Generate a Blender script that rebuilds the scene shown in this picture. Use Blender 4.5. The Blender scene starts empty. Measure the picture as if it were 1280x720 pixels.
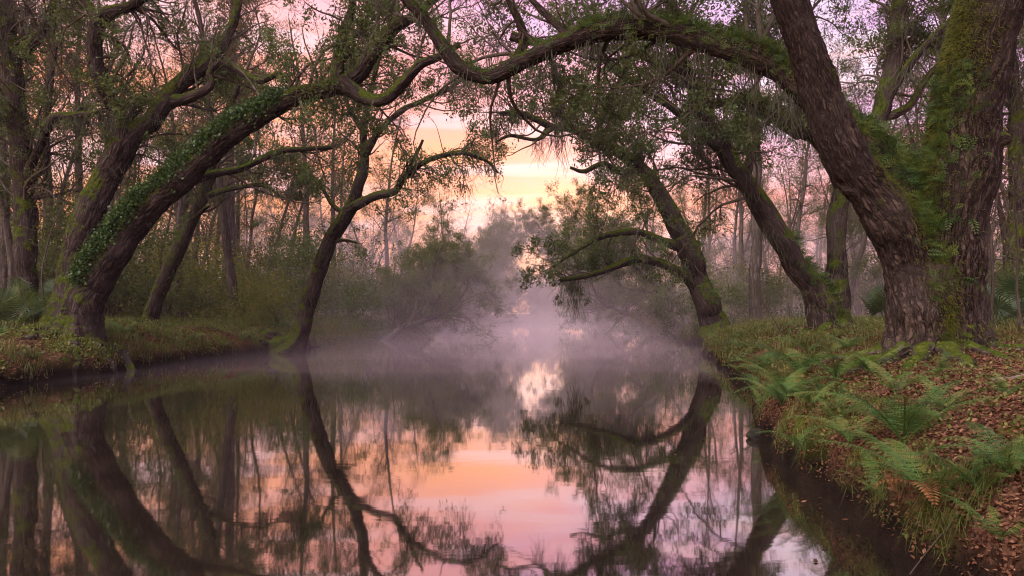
import bpy, math, random
from mathutils import Vector
import numpy as np
from math import radians, pi, sin, cos

# ------------------------------------------------------------------ camera, world, sun, exposure
F, HY, H = 853.0, 391.0, 1.6            # focal length in px of the 1280 wide photo, horizon row, eye height
S = bpy.context.scene
COL = S.collection
cam = bpy.data.cameras.new('camera'); cam_o = bpy.data.objects.new('camera', cam); COL.objects.link(cam_o)
cam.sensor_width = 36.0; cam.lens = 36.0 * F / 1280.0
cam.shift_y = (HY - 360.0) / 1280.0
cam.clip_start = 0.05; cam.clip_end = 2000
cam_o.location = (0, 0, H); cam_o.rotation_euler = (radians(90), 0, 0)
S.camera = cam_o
S.view_settings.view_transform = 'Standard'; S.view_settings.look = 'None'
S.view_settings.gamma = 1; S.view_settings.exposure = 0.33
S.cycles.max_bounces = 6; S.cycles.diffuse_bounces = 3; S.cycles.glossy_bounces = 2
S.cycles.transmission_bounces = 3; S.cycles.volume_bounces = 1; S.cycles.transparent_max_bounces = 6
S.cycles.filter_width = 1.1; S.cycles.use_denoising = True; S.cycles.sample_clamp_indirect = 4
S.cycles.use_adaptive_sampling = True; S.cycles.adaptive_threshold = 0.01
S.cycles.caustics_reflective = False; S.cycles.caustics_refractive = False

SUN_EL, SUN_AZ = radians(6.5), radians(3.4)   # low, a little right of straight ahead (+Y)
W = bpy.data.worlds.new('World'); S.world = W; W.use_nodes = True
nt = W.node_tree; nt.nodes.clear()
def wn(t, **k):
    n = nt.nodes.new(t)
    for a, b in k.items(): setattr(n, a, b)
    return n
def L(a, b): nt.links.new(a, b)
def wmath(op, a, b=None, c=None, clamp=False):
    n = wn('ShaderNodeMath', operation=op, use_clamp=clamp)
    for i, v in enumerate((a, b, c)):
        if v is None: continue
        if isinstance(v, (int, float)): n.inputs[i].default_value = v
        else: L(v, n.inputs[i])
    return n.outputs[0]
tc = wn('ShaderNodeTexCoord'); sep = wn('ShaderNodeSeparateXYZ'); L(tc.outputs['Generated'], sep.inputs[0])
mp = wn('ShaderNodeMapping'); L(tc.outputs['Generated'], mp.inputs[0]); mp.inputs['Scale'].default_value = (1.6, 1.6, 7.0)
mp.inputs['Rotation'].default_value = (0.0, radians(9), 0.0)
no = wn('ShaderNodeTexNoise'); L(mp.outputs[0], no.inputs[0]); no.inputs['Scale'].default_value = 1.7
no.inputs['Detail'].default_value = 6; no.inputs['Roughness'].default_value = 0.6; no.inputs['Distortion'].default_value = 0.5
cl = wmath('SUBTRACT', no.outputs[0], 0.5)
ze = wmath('MULTIPLY_ADD', cl, 0.6, sep.outputs['Z'])
ze = wmath('MULTIPLY_ADD', sep.outputs['X'], 0.28, ze)
rp = wn('ShaderNodeValToRGB'); L(ze, rp.inputs[0]); cr = rp.color_ramp
stops = [(0.0, (1.0, 0.38, 0.15)), (0.10, (0.98, 0.38, 0.22)), (0.20, (0.93, 0.36, 0.30)), (0.30, (0.86, 0.36, 0.40)),
         (0.42, (0.64, 0.33, 0.56)), (0.60, (0.50, 0.40, 0.66)), (1.0, (0.34, 0.33, 0.58))]
while len(cr.elements) < len(stops): cr.elements.new(0.5)
for e, (p, c) in zip(cr.elements, stops): e.position = p; e.color = (*c, 1)
# soft pale cloud streaks
st = wn('ShaderNodeMapRange'); L(no.outputs[0], st.inputs[0]); st.inputs[1].default_value = 0.5; st.inputs[2].default_value = 0.75
mixc = wn('ShaderNodeMix', data_type='RGBA'); L(st.outputs[0], mixc.inputs[0]); L(rp.outputs[0], mixc.inputs[6]); mixc.inputs[7].default_value = (0.86, 0.66, 0.72, 1)
mp2 = wn('ShaderNodeMapping'); L(tc.outputs['Generated'], mp2.inputs[0]); mp2.inputs['Scale'].default_value = (2.2, 2.2, 26.0); mp2.inputs['Rotation'].default_value = (0.0, radians(4), 0.0)
n2 = wn('ShaderNodeTexNoise'); L(mp2.outputs[0], n2.inputs[0]); n2.inputs['Scale'].default_value = 1.3; n2.inputs['Detail'].default_value = 5; n2.inputs['Distortion'].default_value = 0.4
s2 = wn('ShaderNodeMapRange'); L(n2.outputs[0], s2.inputs[0]); s2.inputs[1].default_value = 0.48; s2.inputs[2].default_value = 0.68; s2.inputs[4].default_value = 0.9
mixd = wn('ShaderNodeMix', data_type='RGBA'); L(s2.outputs[0], mixd.inputs[0]); L(mixc.outputs[2], mixd.inputs[6]); mixd.inputs[7].default_value = (0.88, 0.52, 0.56, 1)
mixc = mixd
# glow round the hidden sun
sdir = (sin(SUN_AZ) * cos(SUN_EL), cos(SUN_AZ) * cos(SUN_EL), sin(SUN_EL))
dt = wn('ShaderNodeVectorMath', operation='DOT_PRODUCT'); L(tc.outputs['Generated'], dt.inputs[0]); dt.inputs[1].default_value = sdir
g = wmath('POWER', wmath('MAXIMUM', dt.outputs['Value'], 0.0), 130.0)
gc = wn('ShaderNodeMix', data_type='RGBA', blend_type='ADD'); L(g, gc.inputs[0]); L(mixc.outputs[2], gc.inputs[6]); gc.inputs[7].default_value = (0.25, 0.16, 0.07, 1)
kd = Vector((-0.45, -0.50, 0.74)).normalized()   # bright sky patch added out of view, high behind the camera left, as fill
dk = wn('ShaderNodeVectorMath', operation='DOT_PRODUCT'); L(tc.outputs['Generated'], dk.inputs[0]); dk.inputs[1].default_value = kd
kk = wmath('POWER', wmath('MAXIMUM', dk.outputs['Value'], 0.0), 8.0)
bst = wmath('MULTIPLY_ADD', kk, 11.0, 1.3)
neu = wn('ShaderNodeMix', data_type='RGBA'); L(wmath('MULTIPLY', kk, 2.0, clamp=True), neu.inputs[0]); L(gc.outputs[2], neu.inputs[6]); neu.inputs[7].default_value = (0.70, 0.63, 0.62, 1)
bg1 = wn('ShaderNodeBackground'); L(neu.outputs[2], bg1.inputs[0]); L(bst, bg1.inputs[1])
sky = wn('ShaderNodeTexSky', sky_type='NISHITA'); sky.sun_disc = False; sky.sun_elevation = SUN_EL; sky.sun_rotation = SUN_AZ
bg2 = wn('ShaderNodeBackground'); L(sky.outputs[0], bg2.inputs[0]); bg2.inputs[1].default_value = 0.006
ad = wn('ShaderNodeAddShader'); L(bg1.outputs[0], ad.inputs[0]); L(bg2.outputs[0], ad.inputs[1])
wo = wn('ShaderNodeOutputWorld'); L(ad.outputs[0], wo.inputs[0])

sun = bpy.data.lights.new('sun', 'SUN'); sun.energy = 0.011; sun.angle = radians(9); sun.color = (1.0, 0.66, 0.42)
sun_o = bpy.data.objects.new('sun', sun); COL.objects.link(sun_o)
from mathutils import Vector
sun_o.rotation_euler = Vector(sdir).to_track_quat('Z', 'Y').to_euler()

# ------------------------------------------------------------------ helpers
def rng_(s): return np.random.default_rng(s)
def P(px, py, d): return np.array([(px - 640.0) / F * d, d, H + (HY - py) / F * d])
def RW(w, d): return w * 0.35 / F * d
def nrm(v): return v / np.maximum(np.linalg.norm(v, axis=-1, keepdims=True), 1e-9)

def _h(ix, iy, iz):
    n = (ix.astype(np.int64) * 374761393 + iy.astype(np.int64) * 668265263 + iz.astype(np.int64) * 2147483647) & 0xffffffff
    n = ((n ^ (n >> 13)) * 1274126177) & 0xffffffff
    return ((n ^ (n >> 16)) & 0xffff) / 65535.0
def vnoise(p):
    p = np.asarray(p, float); i = np.floor(p).astype(np.int64); f = p - i; f = f * f * (3 - 2 * f)
    r = 0
    for a in (0, 1):
        wx = f[..., 0] if a else 1 - f[..., 0]
        for b in (0, 1):
            wy = f[..., 1] if b else 1 - f[..., 1]
            for c in (0, 1):
                wz = f[..., 2] if c else 1 - f[..., 2]
                r = r + wx * wy * wz * _h(i[..., 0] + a, i[..., 1] + b, i[..., 2] + c)
    return r * 2 - 1
def fbm(p, o=3):
    p = np.asarray(p, float); r = 0; a = 1
    for _ in range(o): r = r + a * vnoise(p); p = p * 2.03 + 7.1; a *= 0.5
    return r / 1.75

def mesh(name, V, Fc, mat, parent=None, attrs=None, smooth=True, loc=None):
    """V (n,3), Fc list of index arrays (m,3) or (m,4)."""
    if not isinstance(Fc, list): Fc = [Fc]
    Fc = [f for f in Fc if len(f)]
    me = bpy.data.meshes.new(name)
    me.vertices.add(len(V)); me.vertices.foreach_set('co', np.ascontiguousarray(V, dtype=np.float32).ravel())
    li = np.concatenate([f.ravel() for f in Fc]).astype(np.int32)
    tot = np.concatenate([np.full(len(f), f.shape[1], np.int32) for f in Fc])
    me.loops.add(len(li)); me.loops.foreach_set('vertex_index', li)
    me.polygons.add(len(tot)); me.polygons.foreach_set('loop_start', np.concatenate([[0], np.cumsum(tot)[:-1]]).astype(np.int32))
    if smooth: me.polygons.foreach_set('use_smooth', np.ones(len(tot), bool))
    for k, a in (attrs or {}).items():
        a = np.asarray(a, np.float32)
        if a.ndim == 2: at = me.attributes.new(k, 'FLOAT_VECTOR', 'POINT'); at.data.foreach_set('vector', a.ravel())
        else: at = me.attributes.new(k, 'FLOAT', 'POINT'); at.data.foreach_set('value', a)
    me.update(calc_edges=True)
    me.materials.append(mat)
    o = bpy.data.objects.new(name, me); COL.objects.link(o)
    if parent is not None: o.parent = parent
    if loc is not None: o.location = loc
    return o

def cat(parts):
    """join (V, F, attrdict) tuples"""
    Vs, Fs, A, n = [], {}, {}, 0
    for V, Fc, at in parts:
        Vs.append(V)
        for f in (Fc if isinstance(Fc, list) else [Fc]): Fs.setdefault(f.shape[1], []).append(f + n)
        for k, v in at.items(): A.setdefault(k, []).append(v)
        n += len(V)
    return np.concatenate(Vs), [np.concatenate(v) for v in Fs.values()], {k: np.concatenate(v) for k, v in A.items()}

def tubes(Pn, Rn, sides, disp=None, rng=None, caps=False):
    """Pn (N,K,3) Rn (N,K) -> V, quads, {'bk': bark coordinates}"""
    N, K, _ = Pn.shape
    T = np.gradient(Pn, axis=1); T = nrm(T)
    ref = np.where(np.abs(T[:, 0, 2:3]) < 0.9, np.array([[0, 0, 1.0]]), np.array([[1.0, 0, 0]]))
    n = nrm(np.cross(T[:, 0], ref)); ns = [n]
    for k in range(1, K):
        n = n - T[:, k] * np.sum(n * T[:, k], -1, keepdims=True); n = nrm(n); ns.append(n)
    Nn = np.stack(ns, 1); B = np.cross(T, Nn)
    th = np.arange(sides) * 2 * pi / sides
    c, s = np.cos(th), np.sin(th)
    seg = np.linalg.norm(np.diff(Pn, axis=1), axis=-1); Ls = np.concatenate([np.zeros((N, 1)), np.cumsum(seg, 1)], 1)
    rb = Rn.mean(1)[:, None, None]
    off = (rng.random((N, 1, 1)) * 40) if rng is not None else 0
    bk = np.stack(np.broadcast_arrays(c[None, None] * rb + off, s[None, None] * rb + off, Ls[:, :, None] + off), -1)
    R = np.broadcast_to(Rn[:, :, None], (N, K, sides)).copy()
    if disp is not None: R = disp(R, th[None, None], Ls[:, :, None], bk)
    V = Pn[:, :, None] + R[..., None] * (c[None, None, :, None] * Nn[:, :, None] + s[None, None, :, None] * B[:, :, None])
    idx = np.arange(N * K * sides).reshape(N, K, sides)
    a = idx[:, :-1]; b = idx[:, 1:]
    Q = np.stack([a, np.roll(a, -1, 2), np.roll(b, -1, 2), b], -1).reshape(-1, 4)
    return V.reshape(-1, 3), Q, {'bk': bk.reshape(-1, 3)}

def resample(pts, rad, step, wig=0.0, seed=0):
    """smooth curve through control points; returns (K,3), (K,)"""
    pts = np.asarray(pts, float); rad = np.asarray(rad, float)
    A = np.concatenate([pts, rad[:, None]], 1)
    A = np.concatenate([2 * A[:1] - A[1:2], A, 2 * A[-1:] - A[-2:-1]])
    out = []
    for i in range(1, len(A) - 2):
        n = max(2, int(np.linalg.norm(A[i + 1, :3] - A[i, :3]) / step))
        t = np.linspace(0, 1, n, endpoint=False)[:, None]
        p0, p1, p2, p3 = A[i - 1], A[i], A[i + 1], A[i + 2]
        out.append(0.5 * (2 * p1 + (p2 - p0) * t + (2 * p0 - 5 * p1 + 4 * p2 - p3) * t ** 2 + (3 * p1 - p0 - 3 * p2 + p3) * t ** 3))
    out.append(A[-2:-1]); out = np.concatenate(out)
    p, r = out[:, :3], np.maximum(out[:, 3], 0.004)
    if wig:
        s = np.concatenate([[0], np.cumsum(np.linalg.norm(np.diff(p, axis=0), axis=1))])
        w = np.stack([fbm(np.stack([s * 0.9, s * 0 + k * 9.7 + seed * 3.1, s * 0], -1)) for k in range(3)], -1)
        fade = np.clip(s / 1.0, 0, 1)[:, None]
        p = p + w * wig * fade * (0.08 + 0.6 * r[:, None])
        r = r * (1 + 0.16 * fbm(np.stack([s * 1.7, s * 0 + seed, s * 0 + 5], -1)))
    return p, r

# ------------------------------------------------------------------ terrain
YL = np.array([-40, 0, 8, 14.7, 18.2, 22.8, 27.3, 32.5, 39, 59, 91, 112, 140.]); XL = np.array([-12, -12, -11.6, -11, -10.6, -10.5, -9.0, -9.6, -8.9, -7.2, -2.4, 2, 8.])
YR = np.array([-40, 0, 4.1, 5.25, 6.5, 8.5, 11.4, 15.2, 21, 32.5, 62, 91, 112, 140.]); XR = np.array([4, 2.6, 2.55, 2.75, 2.9, 3.3, 4.0, 5.2, 6.4, 8.9, 11.8, 12.2, 16, 30.])
def shore(x, y):
    w = 0.22 * vnoise(np.stack([y * 0.9, x * 0 + 3.3, x * 0], -1)) + 0.35 * vnoise(np.stack([y * 0.22, x * 0 + 8.3, x * 0], -1))
    w = w * np.clip(y / 8.0, 0.5, 1) + 0.07 * vnoise(np.stack([y * 3.1, x * 0 + 1.3, x * 0], -1)) + 0.03 * vnoise(np.stack([y * 9, x * 0, x * 0], -1))
    sl = (np.interp(y, YL, XL) + w) - x; sr = x - (np.interp(y, YR, XR) + w)
    s = np.maximum(sl, sr)
    far = y - 113 + 2 * vnoise(np.stack([x * .2, x * 0, x * 0 + 4], -1))
    return np.maximum(s, far)
def gz(x, y):
    x = np.asarray(x, float); y = np.asarray(y, float)
    s = shore(x, y)
    nb = np.clip((16 - y) / 5, 0, 1) * (x > 0)
    land = (0.26 + .2 * nb) * (1 - np.exp(-np.maximum(s, 0) / 0.06)) + (0.88 - .2 * nb) * (1 - np.exp(-np.maximum(s, 0) / 1.0)) + 0.1 * np.clip(s / 15, 0, 1)
    q = np.stack([x, y, x * 0], -1)
    land = land + np.clip(s / 0.8, 0, 1) * (0.11 * vnoise(q * 0.55 + 11) + 0.07 * vnoise(q * 1.9) + 0.025 * vnoise(q * 5.5))
    near = np.clip(1 - s / 0.5, 0, 1)
    near = np.clip(s / .12, 0, 1) * np.clip(1 - s / .9, 0, 1)
    land = land + near * (0.13 * vnoise(q * 2.7 + 5) + .07 * vnoise(q * 6.3) + .03 * vnoise(q * 14))
    water = -0.75 * (1 - np.exp(np.minimum(s, 0) / 0.9))
    return np.where(s > 0, land, water) - 0.012
def gz1(x, y): return float(gz(np.array([x]), np.array([y]))[0])

# ------------------------------------------------------------------ materials
def mat(name):
    m = bpy.data.materials.new(name); m.use_nodes = True; m.node_tree.nodes.clear(); return m
class NT:
    def __init__(s, m): s.t = m.node_tree
    def n(s, ty, ins=None, **k):
        n = s.t.nodes.new(ty)
        for a, b in k.items(): setattr(n, a, b)
        for a, b in (ins or {}).items():
            i = n.inputs[a]
            if isinstance(b, bpy.types.NodeSocket): s.t.links.new(b, i)
            else: i.default_value = b
        return n
    def math(s, op, a, b=0.0, clamp=False): return s.n('ShaderNodeMath', {0: a, 1: b}, operation=op, use_clamp=clamp).outputs[0]
    def ramp(s, f, stops, interp='LINEAR'):
        r = s.n('ShaderNodeValToRGB', {0: f}); c = r.color_ramp; c.interpolation = interp
        while len(c.elements) < len(stops): c.elements.new(0.5)
        for e, (p, col) in zip(c.elements, stops): e.position = p; e.color = (*col, 1) if len(col) == 3 else col
        return r.outputs[0]
    def mix(s, f, a, b, blend='MIX'):
        m = s.n('ShaderNodeMix', {0: f, 6: a if isinstance(a, bpy.types.NodeSocket) else (*a, 1), 7: b if isinstance(b, bpy.types.NodeSocket) else (*b, 1)}, data_type='RGBA', blend_type=blend)
        return m.outputs[2]
    def noise(s, v, scale, detail=3, rough=0.6, dist=0.0):
        return s.n('ShaderNodeTexNoise', {'Vector': v, 'Scale': scale, 'Detail': detail, 'Roughness': rough, 'Distortion': dist}).outputs[0]
    def mapr(s, f, a, b, c=0.0, d=1.0): return s.n('ShaderNodeMapRange', {0: f, 1: a, 2: b, 3: c, 4: d}).outputs[0]
    def out(s, sh, slot=0): s.t.links.new(sh, s.n('ShaderNodeOutputMaterial').inputs[slot])

def bark_mat(name, ridge=(0.13, 0.093, 0.075), furrow=(0.009, 0.006, 0.005), moss=0.5, scale=16, bump=0.03, simple=False, lichen=0.2, zs=.2):
    m = mat(name); t = NT(m)
    at = t.n('ShaderNodeAttribute', attribute_name='bk').outputs['Vector']
    st = t.n('ShaderNodeVectorMath', {0: at, 1: (1, 1, zs)}, operation='MULTIPLY').outputs[0]
    big = t.noise(at, 1.3, 2)
    wv = t.n('ShaderNodeVectorMath', {0: st, 1: t.n('ShaderNodeVectorMath', {0: t.n('ShaderNodeTexNoise', {'Vector': st, 'Scale': 11.0, 'Detail': 3.0}).outputs['Color'], 3: 0.11}, operation='SCALE').outputs[0]}, operation='ADD').outputs[0]
    vo = t.n('ShaderNodeTexVoronoi', {'Vector': wv, 'Scale': float(scale)}, feature='DISTANCE_TO_EDGE').outputs['Distance']
    wv2 = t.n('ShaderNodeVectorMath', {0: wv, 1: (1, 1, 0.45)}, operation='MULTIPLY').outputs[0]
    rd = t.math('ABSOLUTE', t.math('SUBTRACT', t.noise(wv2, scale * 0.8, 3, .6, .3), 0.5))
    e = t.math('MULTIPLY', t.mapr(vo, 0.0, 0.28, 0.35, 1.0), t.mapr(rd, 0.005, 0.10, 0.0, 1.0))
    fine = t.noise(at, 60.0, 3, 0.7)
    hgt = t.math('ADD', t.math('MULTIPLY', e, 0.75), t.math('MULTIPLY', fine, 0.35))
    col = t.mix(e, furrow, ridge)
    col = t.mix(t.mapr(big, 0.35, 0.7), col, t.mix(0.55, col, (0.12, 0.10, 0.09)), 'MIX')
    col = t.mix(t.mapr(fine, 0.3, 0.8, 0.5, 0.0), col, furrow)
    if lichen:
        li = t.noise(at, 7.0, 4, 0.7)
        col = t.mix(t.mapr(li, 0.62, 0.72, 0.0, lichen), col, (0.30, 0.32, 0.27))
    geo = t.n('ShaderNodeNewGeometry'); nz = t.n('ShaderNodeSeparateXYZ', {0: geo.outputs['True Normal'] if False else geo.outputs['Normal']}).outputs['Z']
    mn = t.noise(geo.outputs['Position'], 2.3, 4, 0.65)
    mf = t.math('ADD', t.math('MULTIPLY', nz, 0.55), t.math('MULTIPLY', mn, 1.3))
    th = 1.22 - moss * 0.55
    mfac = t.mapr(mf, th, th + 0.16)
    mcol = t.ramp(t.noise(geo.outputs['Position'], 14.0, 3), [(0.3, (0.03, 0.05, 0.008)), (0.55, (0.065, 0.085, 0.013)), (0.75, (0.12, 0.125, 0.02))])
    col = t.mix(mfac, col, mcol)
    b = t.n('ShaderNodeBump', {'Height': hgt, 'Distance': bump, 'Strength': 0.9}).outputs[0]
    if not simple:
        b = t.n('ShaderNodeBump', {'Height': t.math('MULTIPLY', t.noise(geo.outputs['Position'], 55.0, 3, .8), mfac), 'Distance': 0.03, 'Strength': 0.9, 'Normal': b}).outputs[0]
    p = t.n('ShaderNodeBsdfPrincipled', {'Base Color': col, 'Roughness': 0.9, 'Specular IOR Level': 0.02, 'Normal': b})
    t.out(p.outputs[0]); return m

def leaf_mat(name, cols, trans=0.35, rough=0.5, clump=True, vary=False):
    """cols: list of (pos, colour) over a per-leaf random value"""
    m = mat(name); t = NT(m)
    r = t.n('ShaderNodeAttribute', attribute_name='rnd').outputs['Fac']
    geo = t.n('ShaderNodeNewGeometry')
    f = r
    if clump:
        nn = t.noise(geo.outputs['Position'], 0.55, 3)
        f = t.math('ADD', t.math('MULTIPLY', r, 0.55), t.mapr(nn, 0.25, 0.75, 0.0, 0.5))
    if vary: f = t.math('ADD', t.math('MULTIPLY', f, 0.6), t.math('MULTIPLY', t.n('ShaderNodeObjectInfo').outputs['Random'], 0.55))
    col = t.ramp(f, cols)
    d = t.n('ShaderNodeBsdfPrincipled', {'Base Color': col, 'Roughness': rough, 'Specular IOR Level': 0.2})
    tr = t.n('ShaderNodeBsdfTranslucent', {'Color': t.mix(0.35, col, (0.16, 0.17, 0.03))})
    t.out(t.n('ShaderNodeMixShader', {0: trans, 1: d.outputs[0], 2: tr.outputs[0]}).outputs[0]); return m

def plain_mat(name, cols, scale=8, rough=0.8, trans=0.0, bump=0.0, rnd=False):
    m = mat(name); t = NT(m); geo = t.n('ShaderNodeNewGeometry')
    f = t.n('ShaderNodeAttribute', attribute_name='rnd').outputs['Fac'] if rnd else t.noise(geo.outputs['Position'], float(scale), 4, .65)
    col = t.ramp(f, cols)
    ins = {'Base Color': col, 'Roughness': rough, 'Specular IOR Level': 0.05}
    if bump: ins['Normal'] = t.n('ShaderNodeBump', {'Height': t.noise(geo.outputs['Position'], scale * 5.0, 4, .75), 'Distance': bump, 'Strength': 1.0}).outputs[0]
    d = t.n('ShaderNodeBsdfPrincipled', ins); sh = d.outputs[0]
    if trans: sh = t.n('ShaderNodeMixShader', {0: trans, 1: sh, 2: t.n('ShaderNodeBsdfTranslucent', {'Color': col}).outputs[0]}).outputs[0]
    t.out(sh); return m

M = {}
M['bark_big'] = bark_mat('furrowed_oak_bark', moss=0.7, scale=21, bump=0.05, zs=.3, lichen=.12)
M['bark'] = bark_mat('oak_bark', moss=1.0, scale=16, bump=0.05, ridge=(0.12, 0.09, 0.08))
M['bark_far'] = bark_mat('forest_bark', moss=0.35, scale=10, bump=0.03, simple=True, ridge=(0.17, 0.14, 0.12), furrow=(0.05, 0.04, 0.034))
M['twig'] = plain_mat('twig_bark', [(0.3, (0.05, 0.04, 0.03)), (0.7, (0.11, 0.095, 0.075))], 6)
M['leaf'] = leaf_mat('oak_leaf', [(0.1, (0.032, 0.06, 0.018)), (0.45, (0.06, 0.095, 0.028)), (0.75, (0.10, 0.135, 0.04)), (0.95, (0.15, 0.14, 0.045))], trans=0.45)
M['leaf_dark'] = leaf_mat('dark_oak_leaf', [(0.1, (0.035, 0.06, 0.018)), (0.5, (0.06, 0.09, 0.026)), (0.85, (0.10, 0.13, 0.04))], trans=0.45)
M['leaf_russet'] = leaf_mat('russet_leaf', [(0.1, (0.045, 0.05, 0.018)), (0.45, (0.09, 0.075, 0.028)), (0.75, (0.16, 0.075, 0.03)), (0.95, (0.22, 0.10, 0.035))], trans=0.45)
M['leaf_yellow'] = leaf_mat('yellow_green_leaf', [(0.1, (0.06, 0.09, 0.02)), (0.5, (0.13, 0.15, 0.03)), (0.9, (0.24, 0.19, 0.04))], trans=0.45)
M['leaf_autumn'] = leaf_mat('autumn_leaf', [(0.1, (0.09, 0.085, 0.03)), (0.5, (0.2, 0.13, 0.035)), (0.9, (0.30, 0.13, 0.04))], trans=0.5)
M['fern'] = leaf_mat('fern_green', [(0.1, (0.015, 0.05, 0.01)), (0.5, (0.04, 0.105, 0.02)), (0.8, (0.09, 0.155, 0.03)), (0.98, (0.18, 0.17, 0.045))], clump=False, trans=0.2, rough=0.42, vary=True)
M['limb_fern'] = leaf_mat('limb_fern_green', [(0.1, (0.02, 0.05, 0.01)), (0.5, (0.05, 0.10, 0.018)), (0.9, (0.11, 0.16, 0.03))], clump=False)
M['ivy'] = leaf_mat('ivy_green', [(0.1, (0.012, 0.04, 0.010)), (0.5, (0.028, 0.07, 0.016)), (0.9, (0.055, 0.105, 0.022))], clump=False, trans=0.2, rough=0.35)
M['tall_moss'] = leaf_mat('moss_tuft', [(0.1, (0.04, 0.06, 0.008)), (0.5, (0.10, 0.12, 0.015)), (0.9, (0.20, 0.19, 0.025))], clump=False, trans=0.3)
M['palmetto'] = leaf_mat('palmetto_green', [(0.1, (0.02, 0.045, 0.018)), (0.5, (0.04, 0.075, 0.028)), (0.9, (0.07, 0.11, 0.04))], clump=False, trans=0.3, rough=0.35)
M['spanish'] = plain_mat('spanish_moss_grey', [(0.0, (0.07, 0.075, 0.05)), (1.0, (0.18, 0.185, 0.13))], rnd=True, trans=0.35)
M['grass'] = leaf_mat('bank_grass', [(0.1, (0.04, 0.065, 0.014)), (0.4, (0.085, 0.11, 0.024)), (0.75, (0.16, 0.145, 0.04)), (1.0, (0.28, 0.20, 0.085))], trans=0.35)
M['litter'] = plain_mat('dead_leaf', [(0.0, (0.05, 0.024, 0.014)), (0.4, (0.115, 0.052, 0.03)), (0.75, (0.14, 0.065, 0.036)), (1.0, (0.22, 0.12, 0.07))], rnd=True, rough=0.6)
M['dead_frond'] = plain_mat('dead_frond_brown', [(0.0, (0.07, 0.03, 0.014)), (1.0, (0.17, 0.075, 0.03))], rnd=True)
M['rock'] = plain_mat('wet_rock', [(0.3, (0.012, 0.011, 0.010)), (0.55, (0.03, 0.028, 0.024)), (0.7, (0.05, 0.06, 0.015))], 5, 0.95, bump=0.05)
M['log'] = plain_mat('pale_dead_wood', [(0.3, (0.08, 0.065, 0.05)), (0.7, (0.26, 0.22, 0.18))], 9, 0.8, bump=0.01)

def ground_mat():
    m = mat('forest_floor'); t = NT(m); pos = t.n('ShaderNodeNewGeometry').outputs['Position']
    sp = t.n('ShaderNodeSeparateXYZ', {0: pos})
    a = t.noise(pos, 1.1, 4, .6); b = t.noise(pos, 26.0, 4, .7); c = t.noise(pos, 3.0, 3)
    vo = t.n('ShaderNodeTexVoronoi', {'Vector': pos, 'Scale': 48.0}).outputs['Color']
    vr = t.n('ShaderNodeSeparateColor', {0: vo}).outputs[0]
    lit = t.ramp(vr, [(0.1, (0.03, 0.016, 0.01)), (0.5, (0.085, 0.042, 0.025)), (0.9, (0.17, 0.09, 0.055))])
    moss = t.ramp(b, [(0.3, (0.03, 0.04, 0.009)), (0.6, (0.09, 0.10, 0.018)), (0.8, (0.16, 0.145, 0.03))])
    col = t.mix(t.mapr(a, 0.46, 0.58), lit, moss)
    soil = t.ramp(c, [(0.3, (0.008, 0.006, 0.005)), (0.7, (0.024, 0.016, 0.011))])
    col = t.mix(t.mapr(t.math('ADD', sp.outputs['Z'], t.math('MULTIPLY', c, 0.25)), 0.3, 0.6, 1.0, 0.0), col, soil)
    nb = t.n('ShaderNodeBump', {'Height': t.math('ADD', b, vr), 'Distance': 0.04, 'Strength': 0.9}).outputs[0]
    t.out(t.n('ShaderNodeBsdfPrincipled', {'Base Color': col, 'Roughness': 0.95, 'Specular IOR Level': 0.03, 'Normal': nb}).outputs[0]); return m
M['ground'] = ground_mat()

def water_mat():
    m = mat('still_tannin_water'); t = NT(m); pos = t.n('ShaderNodeNewGeometry').outputs['Position']
    q = t.n('ShaderNodeVectorMath', {0: pos, 1: (0.55, 2.2, 1)}, operation='MULTIPLY').outputs[0]
    h1 = t.noise(q, 1.0, 2, .5, 0.4)
    q2 = t.n('ShaderNodeVectorMath', {0: pos, 1: (2.6, 9.0, 1)}, operation='MULTIPLY').outputs[0]
    h2 = t.noise(q2, 1.0, 3, .6, 0.3)
    h = t.math('ADD', t.math('MULTIPLY', h1, 0.0014), t.math('MULTIPLY', h2, 0.0003))
    nb = t.n('ShaderNodeBump', {'Height': h, 'Distance': 1.0, 'Strength': 0.55}).outputs[0]
    body = t.n('ShaderNodeBsdfDiffuse', {'Color': t.ramp(t.noise(pos, 0.9, 4), [(0.35, (0.010, 0.008, 0.006)), (0.7, (0.026, 0.019, 0.012))])})
    gl = t.n('ShaderNodeBsdfGlossy', {'Color': (0.97, 0.95, 0.95, 1), 'Roughness': 0.035, 'Normal': nb})
    fr = t.n('ShaderNodeFresnel', {'IOR': 1.45, 'Normal': nb}).outputs[0]
    f = t.mapr(fr, 0.03, 0.75, 0.36, 1.0)
    t.out(t.n('ShaderNodeMixShader', {0: f, 1: body.outputs[0], 2: gl.outputs[0]}).outputs[0]); return m
M['water'] = water_mat()

# ------------------------------------------------------------------ ground, water, haze, mist
def build_ground():
    xs = np.concatenate([np.linspace(-170, -30, 60, endpoint=False), np.linspace(-30, -14, 60, endpoint=False), np.linspace(-14, -6, 90, endpoint=False), np.linspace(-6, 2, 24, endpoint=False),
                         np.linspace(2, 9, 170, endpoint=False), np.linspace(9, 20, 90, endpoint=False), np.linspace(20, 170, 70)])
    ys = np.concatenate([np.linspace(-30, 2, 20, endpoint=False), np.linspace(2, 12, 170, endpoint=False), np.linspace(12, 36, 190, endpoint=False), np.linspace(36, 120, 160, endpoint=False), np.linspace(120, 190, 20)])
    X, Y = np.meshgrid(xs, ys)
    Z = gz(X, Y)
    V = np.stack([X, Y, Z], -1).reshape(-1, 3); i = np.arange(len(V)).reshape(X.shape)
    Q = np.stack([i[:-1, :-1], i[:-1, 1:], i[1:, 1:], i[1:, :-1]], -1).reshape(-1, 4)
    o = mesh('ground', V, Q, M['ground']); o['kind'] = 'structure'
build_ground()
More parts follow.
